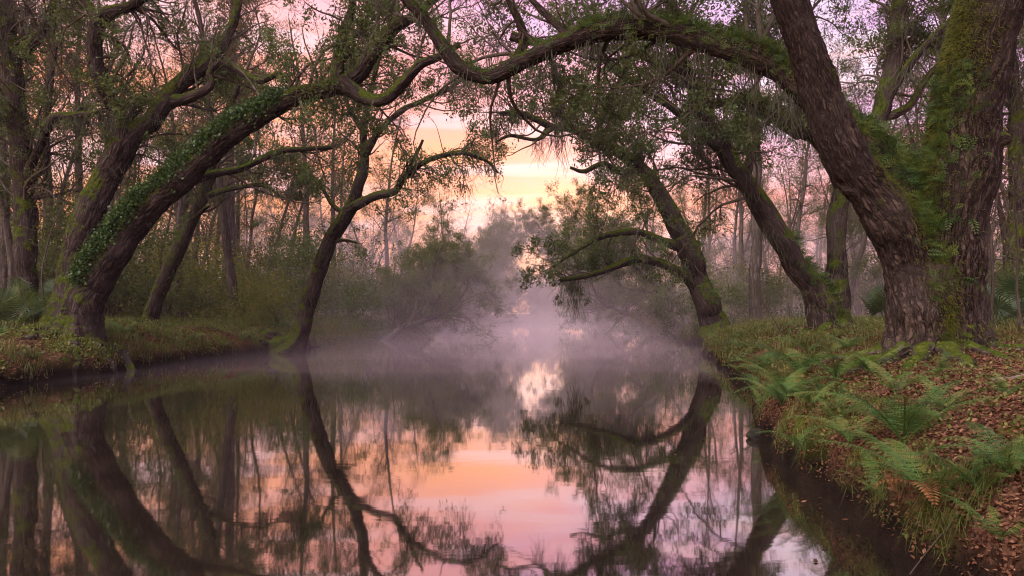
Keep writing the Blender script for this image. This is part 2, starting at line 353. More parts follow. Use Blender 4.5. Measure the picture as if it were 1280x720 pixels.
V = np.array([[-165, -29, 0], [165, -29, 0], [165, 185, 0], [-165, 185, 0.]])
o = mesh('water', V, np.array([[0, 1, 2, 3]]), M['water'], smooth=False); o['kind'] = 'structure'

def vol_mat(name, color, dens, an):
    m = mat(name); t = NT(m)
    v = t.n('ShaderNodeVolumePrincipled', {'Color': (*color, 1), 'Density': dens, 'Anisotropy': an})
    t.out(v.outputs[0], 1); return m
TOP = 27.0
V = np.array([[x, y, z] for x in (-175, 175) for y in (-34, 195) for z in (-2.0, TOP)], float)
Q = np.array([[0, 1, 3, 2], [4, 6, 7, 5], [0, 4, 5, 1], [2, 3, 7, 6], [0, 2, 6, 4], [1, 5, 7, 3]])
o = mesh('haze', V, Q, vol_mat('haze_air', (0.90, 0.80, 0.86), 0.00025, 0.0), smooth=False); o['kind'] = 'stuff'

def build_mist(name, y0, rise, hf, dens, xa, xb, seed, rag):
    xs = np.linspace(xa, xb, 80); ys = np.linspace(y0, 134, 110)
    X, Y = np.meshgrid(xs, ys); q = np.stack([X, Y, X * 0 + seed], -1)
    hgt = hf(Y) * (1 + rag * vnoise(q * [.10, .10, 1]) + rag * .6 * vnoise(q * [.3, .3, 1]) + rag * .3 * vnoise(q * [.8, .8, 1]))
    e = np.clip((X - xa) / 25, 0, 1) * np.clip((xb - X) / 25, 0, 1) * np.clip((Y - y0) / rise, 0, 1) * np.clip((134 - Y) / 12, 0, 1)
    e = e * e * (3 - 2 * e)
    Z = -0.012 + np.maximum(hgt, 0.02) * e ** 1.5
    Vt = np.stack([X, Y, Z], -1).reshape(-1, 3); Vb = Vt.copy(); Vb[:, 2] = -0.016
    n = len(Vt); i = np.arange(n).reshape(X.shape)
    Q = np.stack([i[:-1, :-1], i[:-1, 1:], i[1:, 1:], i[1:, :-1]], -1).reshape(-1, 4)
    ring = np.concatenate([i[0, :], i[1:, -1], i[-1, -2::-1], i[-2:0:-1, 0]])
    r2 = np.roll(ring, -1)
    side = np.stack([ring, ring + n, r2 + n, r2], -1)
    o = mesh(name, np.concatenate([Vt, Vb]), [np.concatenate([Q, Q[:, ::-1] + n, side])], vol_mat(name + '_air', (0.94, 0.78, 0.82), dens, 0.2)); o['kind'] = 'stuff'
build_mist('mist', 5, 45, lambda Y: 0.35 + 0.8 * np.clip((Y - 10) / 30, 0, 1) + 1.2 * np.clip((Y - 45) / 50, 0, 1), 0.012, -45, 48, 3, .8)
build_mist('mist', 12, 28, lambda Y: 2.0 + 5.0 * np.clip((Y - 24) / 30, 0, 1) + 6.0 * np.clip((Y - 50) / 40, 0, 1), 0.0095, -75, 75, 8, .35)

# ------------------------------------------------------------------ scene-graph helpers
def root(name, loc, label, category, group=None):
    o = bpy.data.objects.new(name, None); COL.objects.link(o); o.location = loc; o.empty_display_size = 0.3
    o['label'] = label; o['category'] = category
    if group: o['group'] = group
    return o
def copy_thing(src, loc, rz=0.0, sc=1.0, label=None, group=None, rx=0.0):
    c = src.copy(); COL.objects.link(c); c.location = loc; c.rotation_euler = (rx, 0, rz)
    c.scale = (sc, sc, sc) if np.isscalar(sc) else sc
    if label: c['label'] = label
    if group: c['group'] = group
    for ch in list(src.children):
        k = ch.copy(); COL.objects.link(k); k.parent = c
        for g2 in list(ch.children):
            k2 = g2.copy(); COL.objects.link(k2); k2.parent = k
    return c
def settle(rt, V): return V - np.array(rt.location)

# ------------------------------------------------------------------ growth
def interp(Pn, Rn, i, t):
    K = Pn.shape[1]; f = t * (K - 1); a = np.minimum(f.astype(int), K - 2); w = (f - a)
    p = Pn[i, a] * (1 - w)[:, None] + Pn[i, a + 1] * w[:, None]
    T = nrm(Pn[i, a + 1] - Pn[i, a]); r = Rn[i, a] * (1 - w) + Rn[i, a + 1] * w
    return p, T, r
def walk(b, d, Ln, r0, K, wig, up, rng, rend=0.25):
    n = len(b); pts = [b]; st = (Ln / (K - 1))[:, None]; v = np.zeros((n, 3))
    upv = np.array([0, 0, 1.0])
    for k in range(K - 1):
        v = v * 0.45 + rng.normal(size=(n, 3)) * wig
        d = nrm(d + v + upv * (up / K))
        pts.append(pts[-1] + d * st)
    t = np.linspace(0, 1, K)[None]
    return np.stack(pts, 1), r0[:, None] * (1 - (1 - rend) * t ** 0.85)
def side(Pn, Rn, dens, Lr, ang, rr, K, wig, up, rng, tmin=0.15, bias=(0, 0, 0), tip=True, rmax=9):
    """children of all branches: dens per metre, length range Lr"""
    ln = np.linalg.norm(np.diff(Pn, axis=1), axis=-1).sum(1)
    cnt = rng.poisson(ln * dens); cnt = np.maximum(cnt, 1)
    i = np.repeat(np.arange(len(Pn)), cnt); n = len(i)
    t = tmin + (1 - tmin) * rng.random(n)
    if tip:   # one child continues each tip
        t[np.concatenate([[0], np.cumsum(cnt)[:-1]])] = 0.999
    p, T, r = interp(Pn, Rn, i, t)
    v = rng.normal(size=(n, 3)); v = nrm(v - T * np.sum(v * T, -1, keepdims=True))
    a = np.radians(rng.uniform(ang[0], ang[1], n)); a = np.where(t > 0.99, a * 0.4, a)
    d = nrm(T * np.cos(a)[:, None] + v * np.sin(a)[:, None] + np.array(bias))
    Ln = rng.uniform(Lr[0], Lr[1], n) * (1.15 - 0.5 * t)
    r0 = np.minimum(r * rng.uniform(rr[0], rr[1], n), rmax)
    return walk(p, d, Ln, r0, K, wig, up, rng)

def leaves(pts, per, spread, size, rng, updir=0.6, aspect=0.42, hexa=False):
    """pts (n,3) -> diamond or hexagon leaves scattered round them"""
    n = len(pts) * per
    c = np.repeat(pts, per, 0) + rng.normal(size=(n, 3)) * spread
    d = nrm(rng.normal(size=(n, 3)) + np.array([0, 0, 0.15]))
    w = nrm(np.cross(d, nrm(rng.normal(size=(n, 3)) * (1 - updir) + np.array([0, 0, updir]))))
    nn = np.cross(d, w)
    s = (size * rng.uniform(0.6, 1.3, n))[:, None]
    rnd = rng.random(n)
    if hexa:
        V = np.stack([c - d * s * .5, c - d * s * .1 + w * s * aspect * .5 + nn * s * .06, c + d * s * .28 + w * s * aspect * .36 + nn * s * .03,
                      c + d * s * .5, c + d * s * .28 - w * s * aspect * .36 + nn * s * .03, c - d * s * .1 - w * s * aspect * .5 + nn * s * .06], 1)
        k = 6; b = np.arange(n)[:, None] * 6
        Q = np.concatenate([b + [0, 1, 2, 3], b + [0, 3, 4, 5]])
    else:
        V = np.stack([c - d * s * .5, c + w * s * aspect * .5 + nn * s * .08, c + d * s * .5, c - w * s * aspect * .5 + nn * s * .08], 1)
        k = 4; Q = np.arange(n * 4).reshape(n, 4)
    return V.reshape(-1, 3), Q, {'rnd': np.repeat(rnd, k)}

def proj(p): return 640 + p[:, 0] / np.maximum(p[:, 1], .1) * F, HY - (p[:, 2] - H) / np.maximum(p[:, 1], .1) * F
def open_sky(p, rng):
    """the open lane of sky above the river that no twig has grown into"""
    x, y = proj(p)
    j = rng.normal(size=len(p)) * 7
    lane = (((x - 678) / 46) ** 2 + ((y - 222) / 68) ** 2 < 1 + j * 0.03)
    lane |= (((x - 548) / 36) ** 2 + ((y - 166) / 24) ** 2 < 1 + j * 0.03)
    return lane

def hang_moss(pts, rng, Lr=(0.3, 1.0), strands=14, spread=0.07, rad=0.006, K=6):
    n = len(pts) * strands
    b = np.repeat(pts, strands, 0) + rng.normal(size=(n, 3)) * np.array([spread, spread, 0.02])
    Lc = np.repeat(rng.uniform(Lr[0], Lr[1], len(pts)), strands) * rng.uniform(0.35, 1.0, n)
    Pn, Rn = walk(b, nrm(rng.normal(size=(n, 3)) * 0.12 + [0, 0, -1]), Lc, np.full(n, rad), K, 0.22, -1.6, rng, 0.4)
    V, Q, A = tubes(Pn, Rn, 3)
    return V, Q, {'rnd': np.repeat(rng.random(n), K * 3)}

def moss_parts(rt, pts, rng, Lr, strands, spread, rad, K=6, cap=90):
    pts = pts[rng.permutation(len(pts))][:cap]
    for p in pts:
        V, Q, A = hang_moss(p[None], rng, Lr, strands, spread, rad, K)
        mesh('spanish_moss', settle(rt, V), Q, M['spanish'], rt, A)

def frond_little(pos, d, nrmv, Ln, rng, pairs=6, wid=0.36):
    """many small pinnate fronds: pos,d,nrmv (n,3) Ln (n,)"""
    n = len(pos); sidev = nrm(np.cross(d, nrmv)); out = []; rn = []
    droop = rng.uniform(0.2, 0.9, n)
    r = rng.random(n)
    for k in range(pairs + 1):
        t = (k + 0.6) / (pairs + 1)
        c = pos + d * (Ln * t)[:, None] + nrmv * (Ln * 0.35 * (t - droop * t * t * 1.6))[:, None] - np.array([0, 0, 1]) * (Ln * droop * 0.35 * t * t)[:, None]
        w = Ln * wid * (1 - t) ** 0.7 * min(1, 0.5 + t * 2); th = (Ln / (pairs + 1) * 0.45)[:, None]
        sides = (1, -1) if k < pairs else (1,)
        for sg in sides:
            if k == pairs: tipv = c + d * (Ln * 0.12)[:, None]; lat = sidev * th * 0.4
            else: tipv = c + sidev * sg * w[:, None] + d * (w * 0.35)[:, None]; lat = d * th
            q = np.stack([c - lat, c * .5 + tipv * .5 - lat * 0.75, tipv, c * .5 + tipv * .5 + lat * 0.75], 1)
            q2 = q.copy(); q2[:, 0] = c
            out.append(q); rn.append(r + rng.normal(size=n) * 0.06)
    V = np.stack(out, 1).reshape(-1, 3); R = np.repeat(np.clip(np.stack(rn, 1).reshape(-1), 0, 1), 4)
    return V, np.arange(len(V)).reshape(-1, 4), {'rnd': R}

def on_limb(p, r, t0, t1, count, rng, top=0.9, a0=None):
    """random spots on the upper side of a limb: returns pos, normal, tangent"""
    t = rng.uniform(t0, t1, count); Pn, Rn = p[None], r[None]
    c, T, rr = interp(Pn, Rn, np.zeros(count, int), t)
    up = np.array([0, 0, 1.0]); u = nrm(up - T * (T @ up)[:, None]); sd = np.cross(T, u)
    if isinstance(a0, tuple):
        w = np.array(a0, float); u = nrm(w - T * (T @ w)[:, None]); sd = np.cross(T, u); ang = rng.normal(size=count) * top
    elif a0 is not None: ang = np.radians(a0 + rng.normal(size=count) * top * 50)
    else: ang = rng.normal(size=count) * top
    nn = u * np.cos(ang)[:, None] + sd * np.sin(ang)[:, None]
    return c + nn * (rr * 0.97)[:, None], nn, T

# ------------------------------------------------------------------ drawn oaks
TRUNK_DISP_SEED = [0]
def make_oak(spec):
    """spec: name, label, base (px,d), limbs: list of dict(pts=[(px,py,d,w)], hi=bool, flare), options"""
    rng = rng_(spec['seed'])
    bx, bd = spec['base']; x0 = (bx - 640) / F * bd; z0 = gz1(x0, bd)
    rt = root(spec.get('name', 'live_oak'), (x0, bd, z0), spec['label'], 'tree', spec.get('group'))
    tubesets, limbs = [], []
    for li, lb in enumerate(spec['limbs']):
        pts = [P(a, b, d) for a, b, d, w in lb['pts']]; rad = [RW(w, d) * lb.get('wm', spec.get('wm', 1.0)) for a, b, d, w in lb['pts']]
        if lb.get('ground'):
            gp = pts[0].copy(); gp[2] = min(gz1(gp[0], gp[1]) - 0.25, -0.1); pts[0] = gp
        hi = lb.get('hi', False)
        p, r = resample(pts, rad, 0.03 if hi else 0.09, lb.get('wig', 0.5), spec['seed'] * 7 + li)
        if not lb.get('ground') and not lb.get('noflare'):   # collar where a limb leaves its parent
            s = np.linspace(0, 1, len(p)) * len(p) * (0.03 if hi else 0.09)
            r = r * (1 + 0.35 * np.exp(-s / (0.6 * r[0] + 0.05)))
        fl = lb.get('flare', 0.55 if lb.get('ground') else 0.0); hs = lb.get('hs', 0.45); ph = rng.random() * 6
        sd = li * 5.3 + spec['seed']; depth = lb.get('depth', 0.02 if hi else 0.0)
        def disp(R, th, Ls, bk, fl=fl, hs=hs, ph=ph, sd=sd, depth=depth, hi=hi):
            q = np.stack(np.broadcast_arrays(np.cos(th) * 0.8 + sd, np.sin(th) * 0.8, Ls * 0.8), -1)
            R = R * (1 + 0.13 * fbm(q, 2))
            lob = 0.5 + 0.5 * np.cos(5 * th + ph + 1.2 * np.sin(2 * th)); e = np.exp(-np.maximum(Ls - 0.8, 0) / hs)
            R = R * (1 + fl * e * (0.45 + 0.9 * lob))
            if depth:
                w = bk * np.array([1, 1, 0.22]) * 13 + 0.9 * np.stack([vnoise(bk * 6), vnoise(bk * 6 + 31), vnoise(bk * 6 + 57)], -1)
                n1 = 1 - np.abs(vnoise(w)) * 2.2; n2 = 1 - np.abs(vnoise(w * 1.9 + 13)) * 2.2
                R = R - depth * np.clip(n1, 0, 1) - depth * 0.6 * np.clip(n2, 0, 1) + depth * 0.5 + 0.35 * depth * vnoise(bk * 30)
            return R
        sides = lb.get('sides', 150 if hi else 28)
        tubesets.append(tubes(p[None], r[None], sides, disp, rng))
        limbs.append((p, r, lb))
        for (t, sz, sdn) in lb.get('knots', []):
            c, T, rr = interp(p[None], r[None], np.array([0]), np.array([t]))
            dirn = nrm(np.array(sdn, float)); 
            kp = np.stack([c[0] + dirn * rr[0] * f for f in (0.3, 0.75, 1.0, 1.15, 1.22)])
            kr = np.array([sz * 1.3, sz * 1.05, sz * 0.75, sz * 0.45, sz * 0.03])
            tubesets.append(tubes(kp[None], kr[None], 20, None, rng))
    V, Fc, A = cat(tubesets)
    tr = mesh('trunk', settle(rt, V), Fc, spec.get('bark', M['bark']), rt, A)
    # roots
    for (az, ln, r0) in spec.get('roots', []):
        a = radians(az); n = 60; s = np.linspace(0, 1, n)
        wob = np.cumsum(rng.normal(size=n)) * 0.024 * ln
        xx = x0 + np.cos(a) * (spec.get('r_in', 0.25) + s * ln) - np.sin(a) * wob * s; yy = bd + np.sin(a) * (spec.get('r_in', 0.25) + s * ln) + np.cos(a) * wob * s
        rr = r0 * (1 - s) ** 0.8 + 0.012
        rr = rr * (1 + .25 * vnoise(np.stack([s * 9, s * 0 + az, s * 0], -1)))
        zz = gz(xx, yy) - rr * 0.15 + np.exp(-s * 5) * r0 * 0.8 - s ** 3 * 0.10 + .03 * vnoise(np.stack([s * 6, s * 0 + az + 3, s * 0], -1))
        Vr, Qr, Ar = tubes(np.stack([xx, yy, zz], -1)[None], rr[None], 20, lambda R, th, Ls, bk: R * (1 + .3 * fbm(bk * 7, 3)), rng)
        mesh('root', settle(rt, Vr), Qr, spec.get('root_mat', M['root']), rt, Ar)
    # procedural branching on each limb
    bt, tips, hangers = [], [], []
    q = spec.get('q', 1.0)
    for p, r, lb in limbs:
        gr = lb.get('grow', 1.0)
        if gr <= 0: continue
        k = max(8, len(p) // 4); idx = np.linspace(0, len(p) - 1, k).astype(int)
        Pn, Rn = p[idx][None], r[idx][None]
        t0 = lb.get('t0', 0.3)
        Ls = lb.get('len', (1.4, 3.8))
        P1, R1 = side(Pn, Rn, 3.8 * gr * q, Ls, (30, 85), (0.18, 0.4), 12, 0.16, 0.25, rng, t0, lb.get('bias', spec.get('bias', (0, 0.4, 0.25))), rmax=0.05)
        keep = ~open_sky(P1[:, -1], rng); P1, R1 = P1[keep], R1[keep]
        if not len(P1): continue
        bt.append(tubes(P1, R1, 7, None, rng))
        P2, R2 = side(P1, R1, 3.2, (0.5, 1.5), (30, 75), (0.35, 0.65), 7, 0.2, 0.55, rng, 0.2)
        keep = ~open_sky(P2[:, -1], rng); P2, R2 = P2[keep], R2[keep]
        bt.append(tubes(P2, R2, 5, None, rng))
        P3, R3 = side(P2, R2, 5.5, (0.15, 0.5), (30, 70), (0.4, 0.7), 4, 0.2, 0.3, rng, 0.2)
        keep = ~open_sky(P3[:, -1], rng); P3, R3 = P3[keep], R3[keep]
        V3, Q3, A3 = tubes(P3, np.maximum(R3, 0.003), 3, None, rng); bt.append((V3, Q3, A3))
        tips.append(P3[:, 2:].reshape(-1, 3))
        hm = lb.get('moss', 0.0); hi_ = lb.get('hi', False)
        if hm:
            n1 = rng.random(len(P1)) < hm; 
            hangers.append(P1[n1][:, 4] - [0, 0, .02]); hangers.append(P1[n1][:, 8] - [0, 0, .02])
            ii = rng.integers(0, len(p), int(len(p) * hm * (0.12 if hi_ else 0.4)) + 1); hangers.append(p[ii] - np.array([0, 0, 1]) * r[ii][:, None] * 0.9)
    if bt:
        V, Fc, A = cat(bt); mesh('branches', settle(rt, V), Fc, M['twig'], rt, A)
        T = np.concatenate(tips)
        T = T[~open_sky(T, rng)]
        # crowns are clumped: thin the leaves by a slow noise so that sky shows between clumps
        keep = (vnoise(T * 0.8 + spec['seed']) + 0.6 * vnoise(T * 2.1)) > spec.get('thin', -0.2)
        T = T[keep]
        V, Q, A = leaves(T, spec.get('per', 10), 0.09, spec.get('leaf_size', 0.075 + 0.0016 * bd), rng)
        mesh('crown', settle(rt, V), Q, spec.get('leaf', M['leaf']), rt, A, smooth=False)
    if hangers:
        Hh = np.concatenate(hangers)
        moss_parts(rt, Hh, rng, spec.get('mossL', (0.3, 1.1)), 28, .09 + .003 * bd, .004 + .00022 * bd)
    # growth on limbs
    for (li, kind, t0, t1, n, top, a0) in spec.get('cover', []):
        p, r, _ = limbs[li]; c, nn, T = on_limb(p, r, t0, t1, n, rng, top, a0)
        if kind == 'fern':
            d = nrm(nn * 0.5 + rng.normal(size=(n, 3)) * 0.6); Ln = rng.uniform(0.10, 0.24, n) * spec.get('fern_scale', 1)
            V, Q, A = frond_little(c, d, nrm(nn + rng.normal(size=(n, 3)) * .3), Ln, rng)
            mesh('limb_fern', settle(rt, V), Q, M['limb_fern'], rt, A, smooth=False)
        elif kind == 'ivy':
            V, Q, A = leaves(c + nn * 0.05, 7, 0.10, 0.075, rng, 0.35, 0.75, True)
            mesh('ivy', settle(rt, V), Q, M['ivy'], rt, A, smooth=False)
        else:
            d = nrm(nn + rng.normal(size=(n, 3)) * 0.5 - np.array([0, 0, 0.25])); Pn, Rn = walk(c - nn * .01, d, rng.uniform(0.03, 0.085, n), np.full(n, 0.0045), 3, 0.2, -0.6, rng, 0.2)
            V, Q, A = tubes(Pn, Rn, 3); mesh('moss', settle(rt, V), Q, M['tall_moss'], rt, {'rnd': np.repeat(rng.random(n), 9)}, smooth=False)
    return rt
M['root'] = bark_mat('mossy_root', moss=0.62, scale=15, bump=0.02, ridge=(0.12, 0.09, 0.075))

# --- right foreground oak
make_oak(dict(seed=1, base=(1168, 8.8), label='huge furrowed twin-trunked oak on the near right bank with a fern-covered limb arching over water',
  bark=M['bark_big'], leaf=M['leaf_dark'], r_in=0.45, leaf_size=0.08,
  limbs=[
   dict(pts=[(1180, 470, 8.8, 118), (1180, 400, 8.8, 112), (1183, 340, 8.8, 108), (1190, 260, 8.8, 104), (1203, 170, 8.75, 104), (1212, 120, 8.7, 96), (1224, 60, 8.6, 90), (1240, 0, 8.5, 88), (1262, -90, 8.4, 80), (1300, -220, 8.3, 60)],
        hi=True, wm=1.14, ground=True, flare=0.4, hs=0.35, t0=0.8, grow=0.7, wig=0.15, knots=[(0.50, 0.13, (0.75, -0.7, 0))]),
   dict(pts=[(1154, 470, 8.75, 108), (1150, 400, 8.74, 98), (1138, 330, 8.72, 86), (1108, 265, 8.65, 78), (1070, 215, 8.6, 77), (1043, 170, 8.5, 74), (1022, 105, 8.4, 63), (1003, 50, 8.3, 56), (985, 0, 8.2, 53), (960, -70, 8.0, 48), (930, -170, 7.8, 36)],
        hi=True, wm=1.05, ground=True, flare=0.26, hs=0.35, t0=0.8, grow=0.7, wig=0.15, knots=[(0.47, 0.12, (-0.9, -0.2, -.3))]),
   dict(pts=[(1164, 400, 8.9, 96), (1160, 330, 8.95, 96), (1148, 262, 9.05, 86), (1108, 203, 9.3, 62), (1050, 158, 9.6, 50), (1000, 112, 9.9, 48), (960, 80, 10.2, 46), (905, 56, 10.5, 44), (850, 42, 10.8, 42), (790, 34, 11.1, 40), (735, 42, 11.3, 36), (690, 60, 11.5, 30), (650, 78, 11.7, 28), (612, 95, 11.9, 28), (575, 82, 12.0, 24), (550, 50, 12.0, 22), (528, 20, 12.0, 20), (500, -10, 12.0, 18), (470, -60, 12, 14)],
        hi=True, sides=110, depth=0.012, t0=0.35, grow=0.9, moss=0.35, wig=0.35, noflare=True, bias=(0, 0.7, 0.5)),
   dict(pts=[(640, 84, 11.75, 20), (655, 50, 11.8, 16), (640, 10, 11.9, 12), (620, -40, 12, 9)], grow=1.0, t0=0.1),
   dict(pts=[(715, 50, 11.4, 16), (690, 25, 11.5, 13), (665, 0, 11.6, 10), (640, -30, 12, 8)], grow=0.8, t0=0.1),
   dict(pts=[(640, 45, 11.9, 18), (665, 52, 11.8, 14), (700, 55, 11.5, 12)], grow=0.0, noflare=True),
   dict(pts=[(1235, 40, 8.6, 40), (1290, -20, 8.2, 30), (1360, -60, 7.8, 22)], grow=0.8, t0=0.2),
   dict(pts=[(1168, 470, 8.7, 110), (1163, 390, 8.72, 100), (1158, 320, 8.76, 84), (1152, 275, 8.82, 60), (1148, 248, 8.9, 30)], hi=True, ground=True, flare=.35, hs=.3, grow=0, noflare=True),
  ],
  roots=[(205, 1.9, 0.12), (228, 2.1, 0.10), (254, 1.4, 0.09), (285, 1.1, 0.07), (170, 1.5, 0.09), (330, 1.4, 0.08), (20, 1.7, 0.09), (245, 1.0, 0.07), (190, 1.2, .06)],
  cover=[(2, 'fern', 0.05, 0.2, 700, 0.8, (-.3, -.5, .8)), (2, 'fern', 0.2, 0.62, 1900, 0.7, None), (2, 'fern', 0.62, 0.98, 320, 0.7, None),
         (0, 'fern', 0.36, 0.62, 420, 0.45, (-1, -.35, 0)), (0, 'moss', 0.12, 0.75, 16000, 0.55, (-1, -.3, 0)), (0, 'moss', 0.03, 0.2, 2500, 0.5, (-1, -.4, 0)), (1, 'moss', 0.05, 0.5, 6000, 0.55, (.8, -.3, .5)),
         (1, 'fern', 0.22, 0.40, 260, 0.4, (.7, -.5, .5)), (1, 'fern', 0.12, 0.18, 80, 0.5, (.5, -.8, .3)), (0, 'moss', 0.05, 0.2, 2800, 0.4, (1, -.35, 0)), (2, 'moss', 0.0, 0.6, 9000, 0.8, None), (7, 'moss', 0.45, 1.0, 5000, 0.7, (-.1, -1, .2)), (7, 'moss', 0.1, 0.45, 2200, 0.35, (-.1, -1, .2)), (7, 'fern', 0.6, 0.95, 90, 0.5, (0, -1, .3))]))

# --- left foreground oak
make_oak(dict(seed=2, base=(92, 18.7), label='big mossy oak on the left bank leaning over the water with an ivy-covered limb',
  leaf=M['leaf'], r_in=0.5, thin=.12, bias=(0, 0.85, 0.35),
  limbs=[
   dict(pts=[(92, 460, 18.5, 92), (98, 410, 18.5, 84), (112, 365, 18.5, 74), (135, 325, 18.4, 68), (160, 288, 18.3, 64), (200, 248, 18.1, 58), (238, 216, 17.9, 54), (285, 172, 17.7, 46), (330, 142, 17.5, 44), (370, 120, 17.3, 38), (415, 108, 17.1, 34), (450, 92, 16.9, 34), (472, 60, 16.7, 30), (492, 38, 16.6, 26), (520, 18, 16.5, 22), (560, -20, 16.3, 13)],
        hi=True, wm=.8, sides=90, depth=0.022, ground=True, flare=0.5, hs=.5, t0=0.6, grow=0.5, moss=0.04, knots=[(0.33, 0.16, (0.5, -0.2, -0.9))]),
   dict(pts=[(70, 455, 19.0, 70), (82, 395, 19.0, 62), (92, 330, 19.1, 54), (108, 275, 19.2, 52), (132, 225, 19.3, 46), (155, 178, 19.3, 42), (150, 148, 19.2, 30), (135, 118, 19.1, 26), (120, 88, 19.0, 26), (119, 55, 18.9, 24), (130, 22, 18.8, 24), (165, 5, 18.6, 18), (200, -20, 18.3, 14)],
        hi=True, sides=80, depth=0.022, ground=True, flare=0.25, hs=.35, t0=0.5, grow=0.9, moss=0.05),
   dict(pts=[(153, 182, 19.3, 36), (185, 150, 19.5, 34), (215, 118, 19.7, 32), (245, 88, 19.9, 26), (275, 66, 20.1, 20), (292, 30, 20.3, 17), (300, -10, 20.5, 14)], t0=0.2, grow=1.0, moss=0.07),
   dict(pts=[(213, 126, 19.7, 22), (238, 122, 19.5, 17), (262, 108, 19.3, 13), (262, 92, 19.3, 11), (275, 75, 19.3, 8)], t0=0.4, grow=0.6),
   dict(pts=[(270, 78, 20.1, 15), (300, 88, 19.8, 13), (325, 102, 19.5, 11), (350, 92, 19.3, 8)], t0=0.3, grow=0.8),
   dict(pts=[(125, 30, 18.8, 20), (108, 0, 18.7, 14), (95, -40, 18.6, 10)], t0=0.1, grow=1),
   dict(pts=[(419, 106, 17.1, 24), (422, 80, 17.1, 19), (425, 50, 17.2, 17), (438, 15, 17.3, 15), (442, -30, 17.3, 12)], t0=0.15, grow=.6),
   dict(pts=[(430, 106, 17.0, 22), (455, 122, 16.8, 19), (480, 122, 16.6, 18), (505, 100, 16.4, 17), (525, 80, 16.3, 15), (550, 70, 16.3, 11), (575, 55, 16.3, 8)], wm=1.3, t0=0.4, grow=.6),
   dict(pts=[(225, 232, 18.2, 22), (262, 218, 18.5, 15), (300, 210, 18.8, 12), (345, 190, 19.1, 11), (385, 186, 19.3, 9), (415, 185, 19.3, 6)], t0=0.3, grow=0.9, moss=0.10),
   dict(pts=[(492, 38, 16.6, 15), (495, 10, 16.7, 11), (498, -20, 16.7, 9)], t0=0.2, grow=0.8)],
  roots=[(-20, 2.0, 0.2), (-55, 1.9, 0.18), (-100, 1.9, 0.17), (-140, 1.8, 0.16), (20, 2.3, 0.2), (170, 1.6, 0.16)],
  cover=[(0, 'ivy', 0.17, 0.36, 1500, 0.4, (-.6, -.5, .6)), (0, 'ivy', 0.36, 0.66, 1100, 0.5, (-.4, -.4, .8)), (0, 'moss', 0.05, 0.5, 6000, 0.7, (-.7, -.3, .6)), (1, 'moss', 0.05, 0.6, 2500, 0.8, None), (0, 'fern', 0.5, 0.75, 300, 0.7, None), (2, 'fern', 0.1, 0.8, 250, 0.7, None)]))

# --- slim leaning oak in mid left
make_oak(dict(seed=3, base=(180, 26), label='slim mossy tree leaning right behind the ivy-covered oak on the left bank',
  leaf=M['leaf'], q=0.8,
  limbs=[dict(pts=[(178, 425, 26, 32), (190, 385, 26, 28), (210, 340, 26, 26), (232, 290, 26, 23), (255, 240, 26, 19), (270, 205, 26, 15), (272, 170, 26, 12), (290, 130, 26, 9), (300, 90, 26, 6)], ground=True, flare=0.3, t0=0.5, moss=0.10, grow=0.6, sides=36, bias=(0, 0, .3)),
         dict(pts=[(250, 248, 26, 12), (290, 235, 25.6, 9), (330, 232, 25, 7), (355, 250, 25, 5)], t0=0.3, grow=.8, moss=0.14, len=(.8, 2)),
         dict(pts=[(240, 275, 26, 8), (255, 262, 25, 7), (262, 258, 25, 4)], grow=0)],
  roots=[(-90, 1.5, 0.14), (0, 1.5, 0.14), (200, 1.4, 0.13)], cover=[(0, 'fern', 0.4, 0.7, 160, 0.8, None)], fern_scale=1.5))

# --- waterside oak, left centre
make_oak(dict(seed=4, base=(372, 27.2), label='dark curving oak at the left water edge forking into open limbs over the river',
  leaf=M['leaf'], thin=-.3, per=6,
  limbs=[dict(pts=[(345, 440, 27.2, 50), (370, 425, 27.2, 36), (384, 385, 27.2, 28), (398, 340, 27.1, 27), (412, 300, 27, 25), (435, 262, 26.8, 24), (448, 235, 26.7, 20), (456, 205, 26.6, 17), (455, 170, 26.5, 14), (460, 130, 26.4, 11), (470, 90, 26.4, 8), (480, 50, 26.4, 6)], ground=True, flare=0.3, t0=0.55, grow=0.8, moss=0.05, sides=40),
         dict(pts=[(436, 262, 26.8, 18), (465, 248, 26.3, 15), (492, 238, 25.9, 13), (510, 215, 25.5, 11), (540, 198, 25.1, 9), (575, 192, 24.8, 8), (605, 200, 24.6, 6), (622, 215, 24.5, 4)], t0=0.35, grow=2.3, len=(.8, 2.4), bias=(0, .3, -.05), moss=0.05),
         dict(pts=[(454, 195, 26.6, 14), (475, 165, 26.2, 12), (500, 140, 25.8, 10), (530, 125, 25.5, 9), (560, 112, 25.2, 7), (585, 95, 25, 5)], t0=0.3, grow=.8, moss=0.03),
         dict(pts=[(508, 217, 25.5, 8), (528, 175, 25.3, 5)], t0=0.1, grow=.0),
         dict(pts=[(432, 268, 26.8, 10), (415, 255, 27, 8), (400, 230, 27.2, 6), (385, 215, 27.4, 5)], t0=0.2, grow=1.0),
         dict(pts=[(414, 302, 27, 9), (430, 300, 26.8, 6), (445, 303, 26.6, 4)], grow=.5, len=(.4, 1)),
         dict(pts=[(455, 168, 26.5, 9), (435, 130, 26.6, 7), (430, 95, 26.6, 5)], t0=0.1, grow=1.)],
  roots=[(180, 2.4, 0.3), (-150, 2.0, 0.2), (0, 1.2, 0.2), (-60, 1.2, 0.18)]))

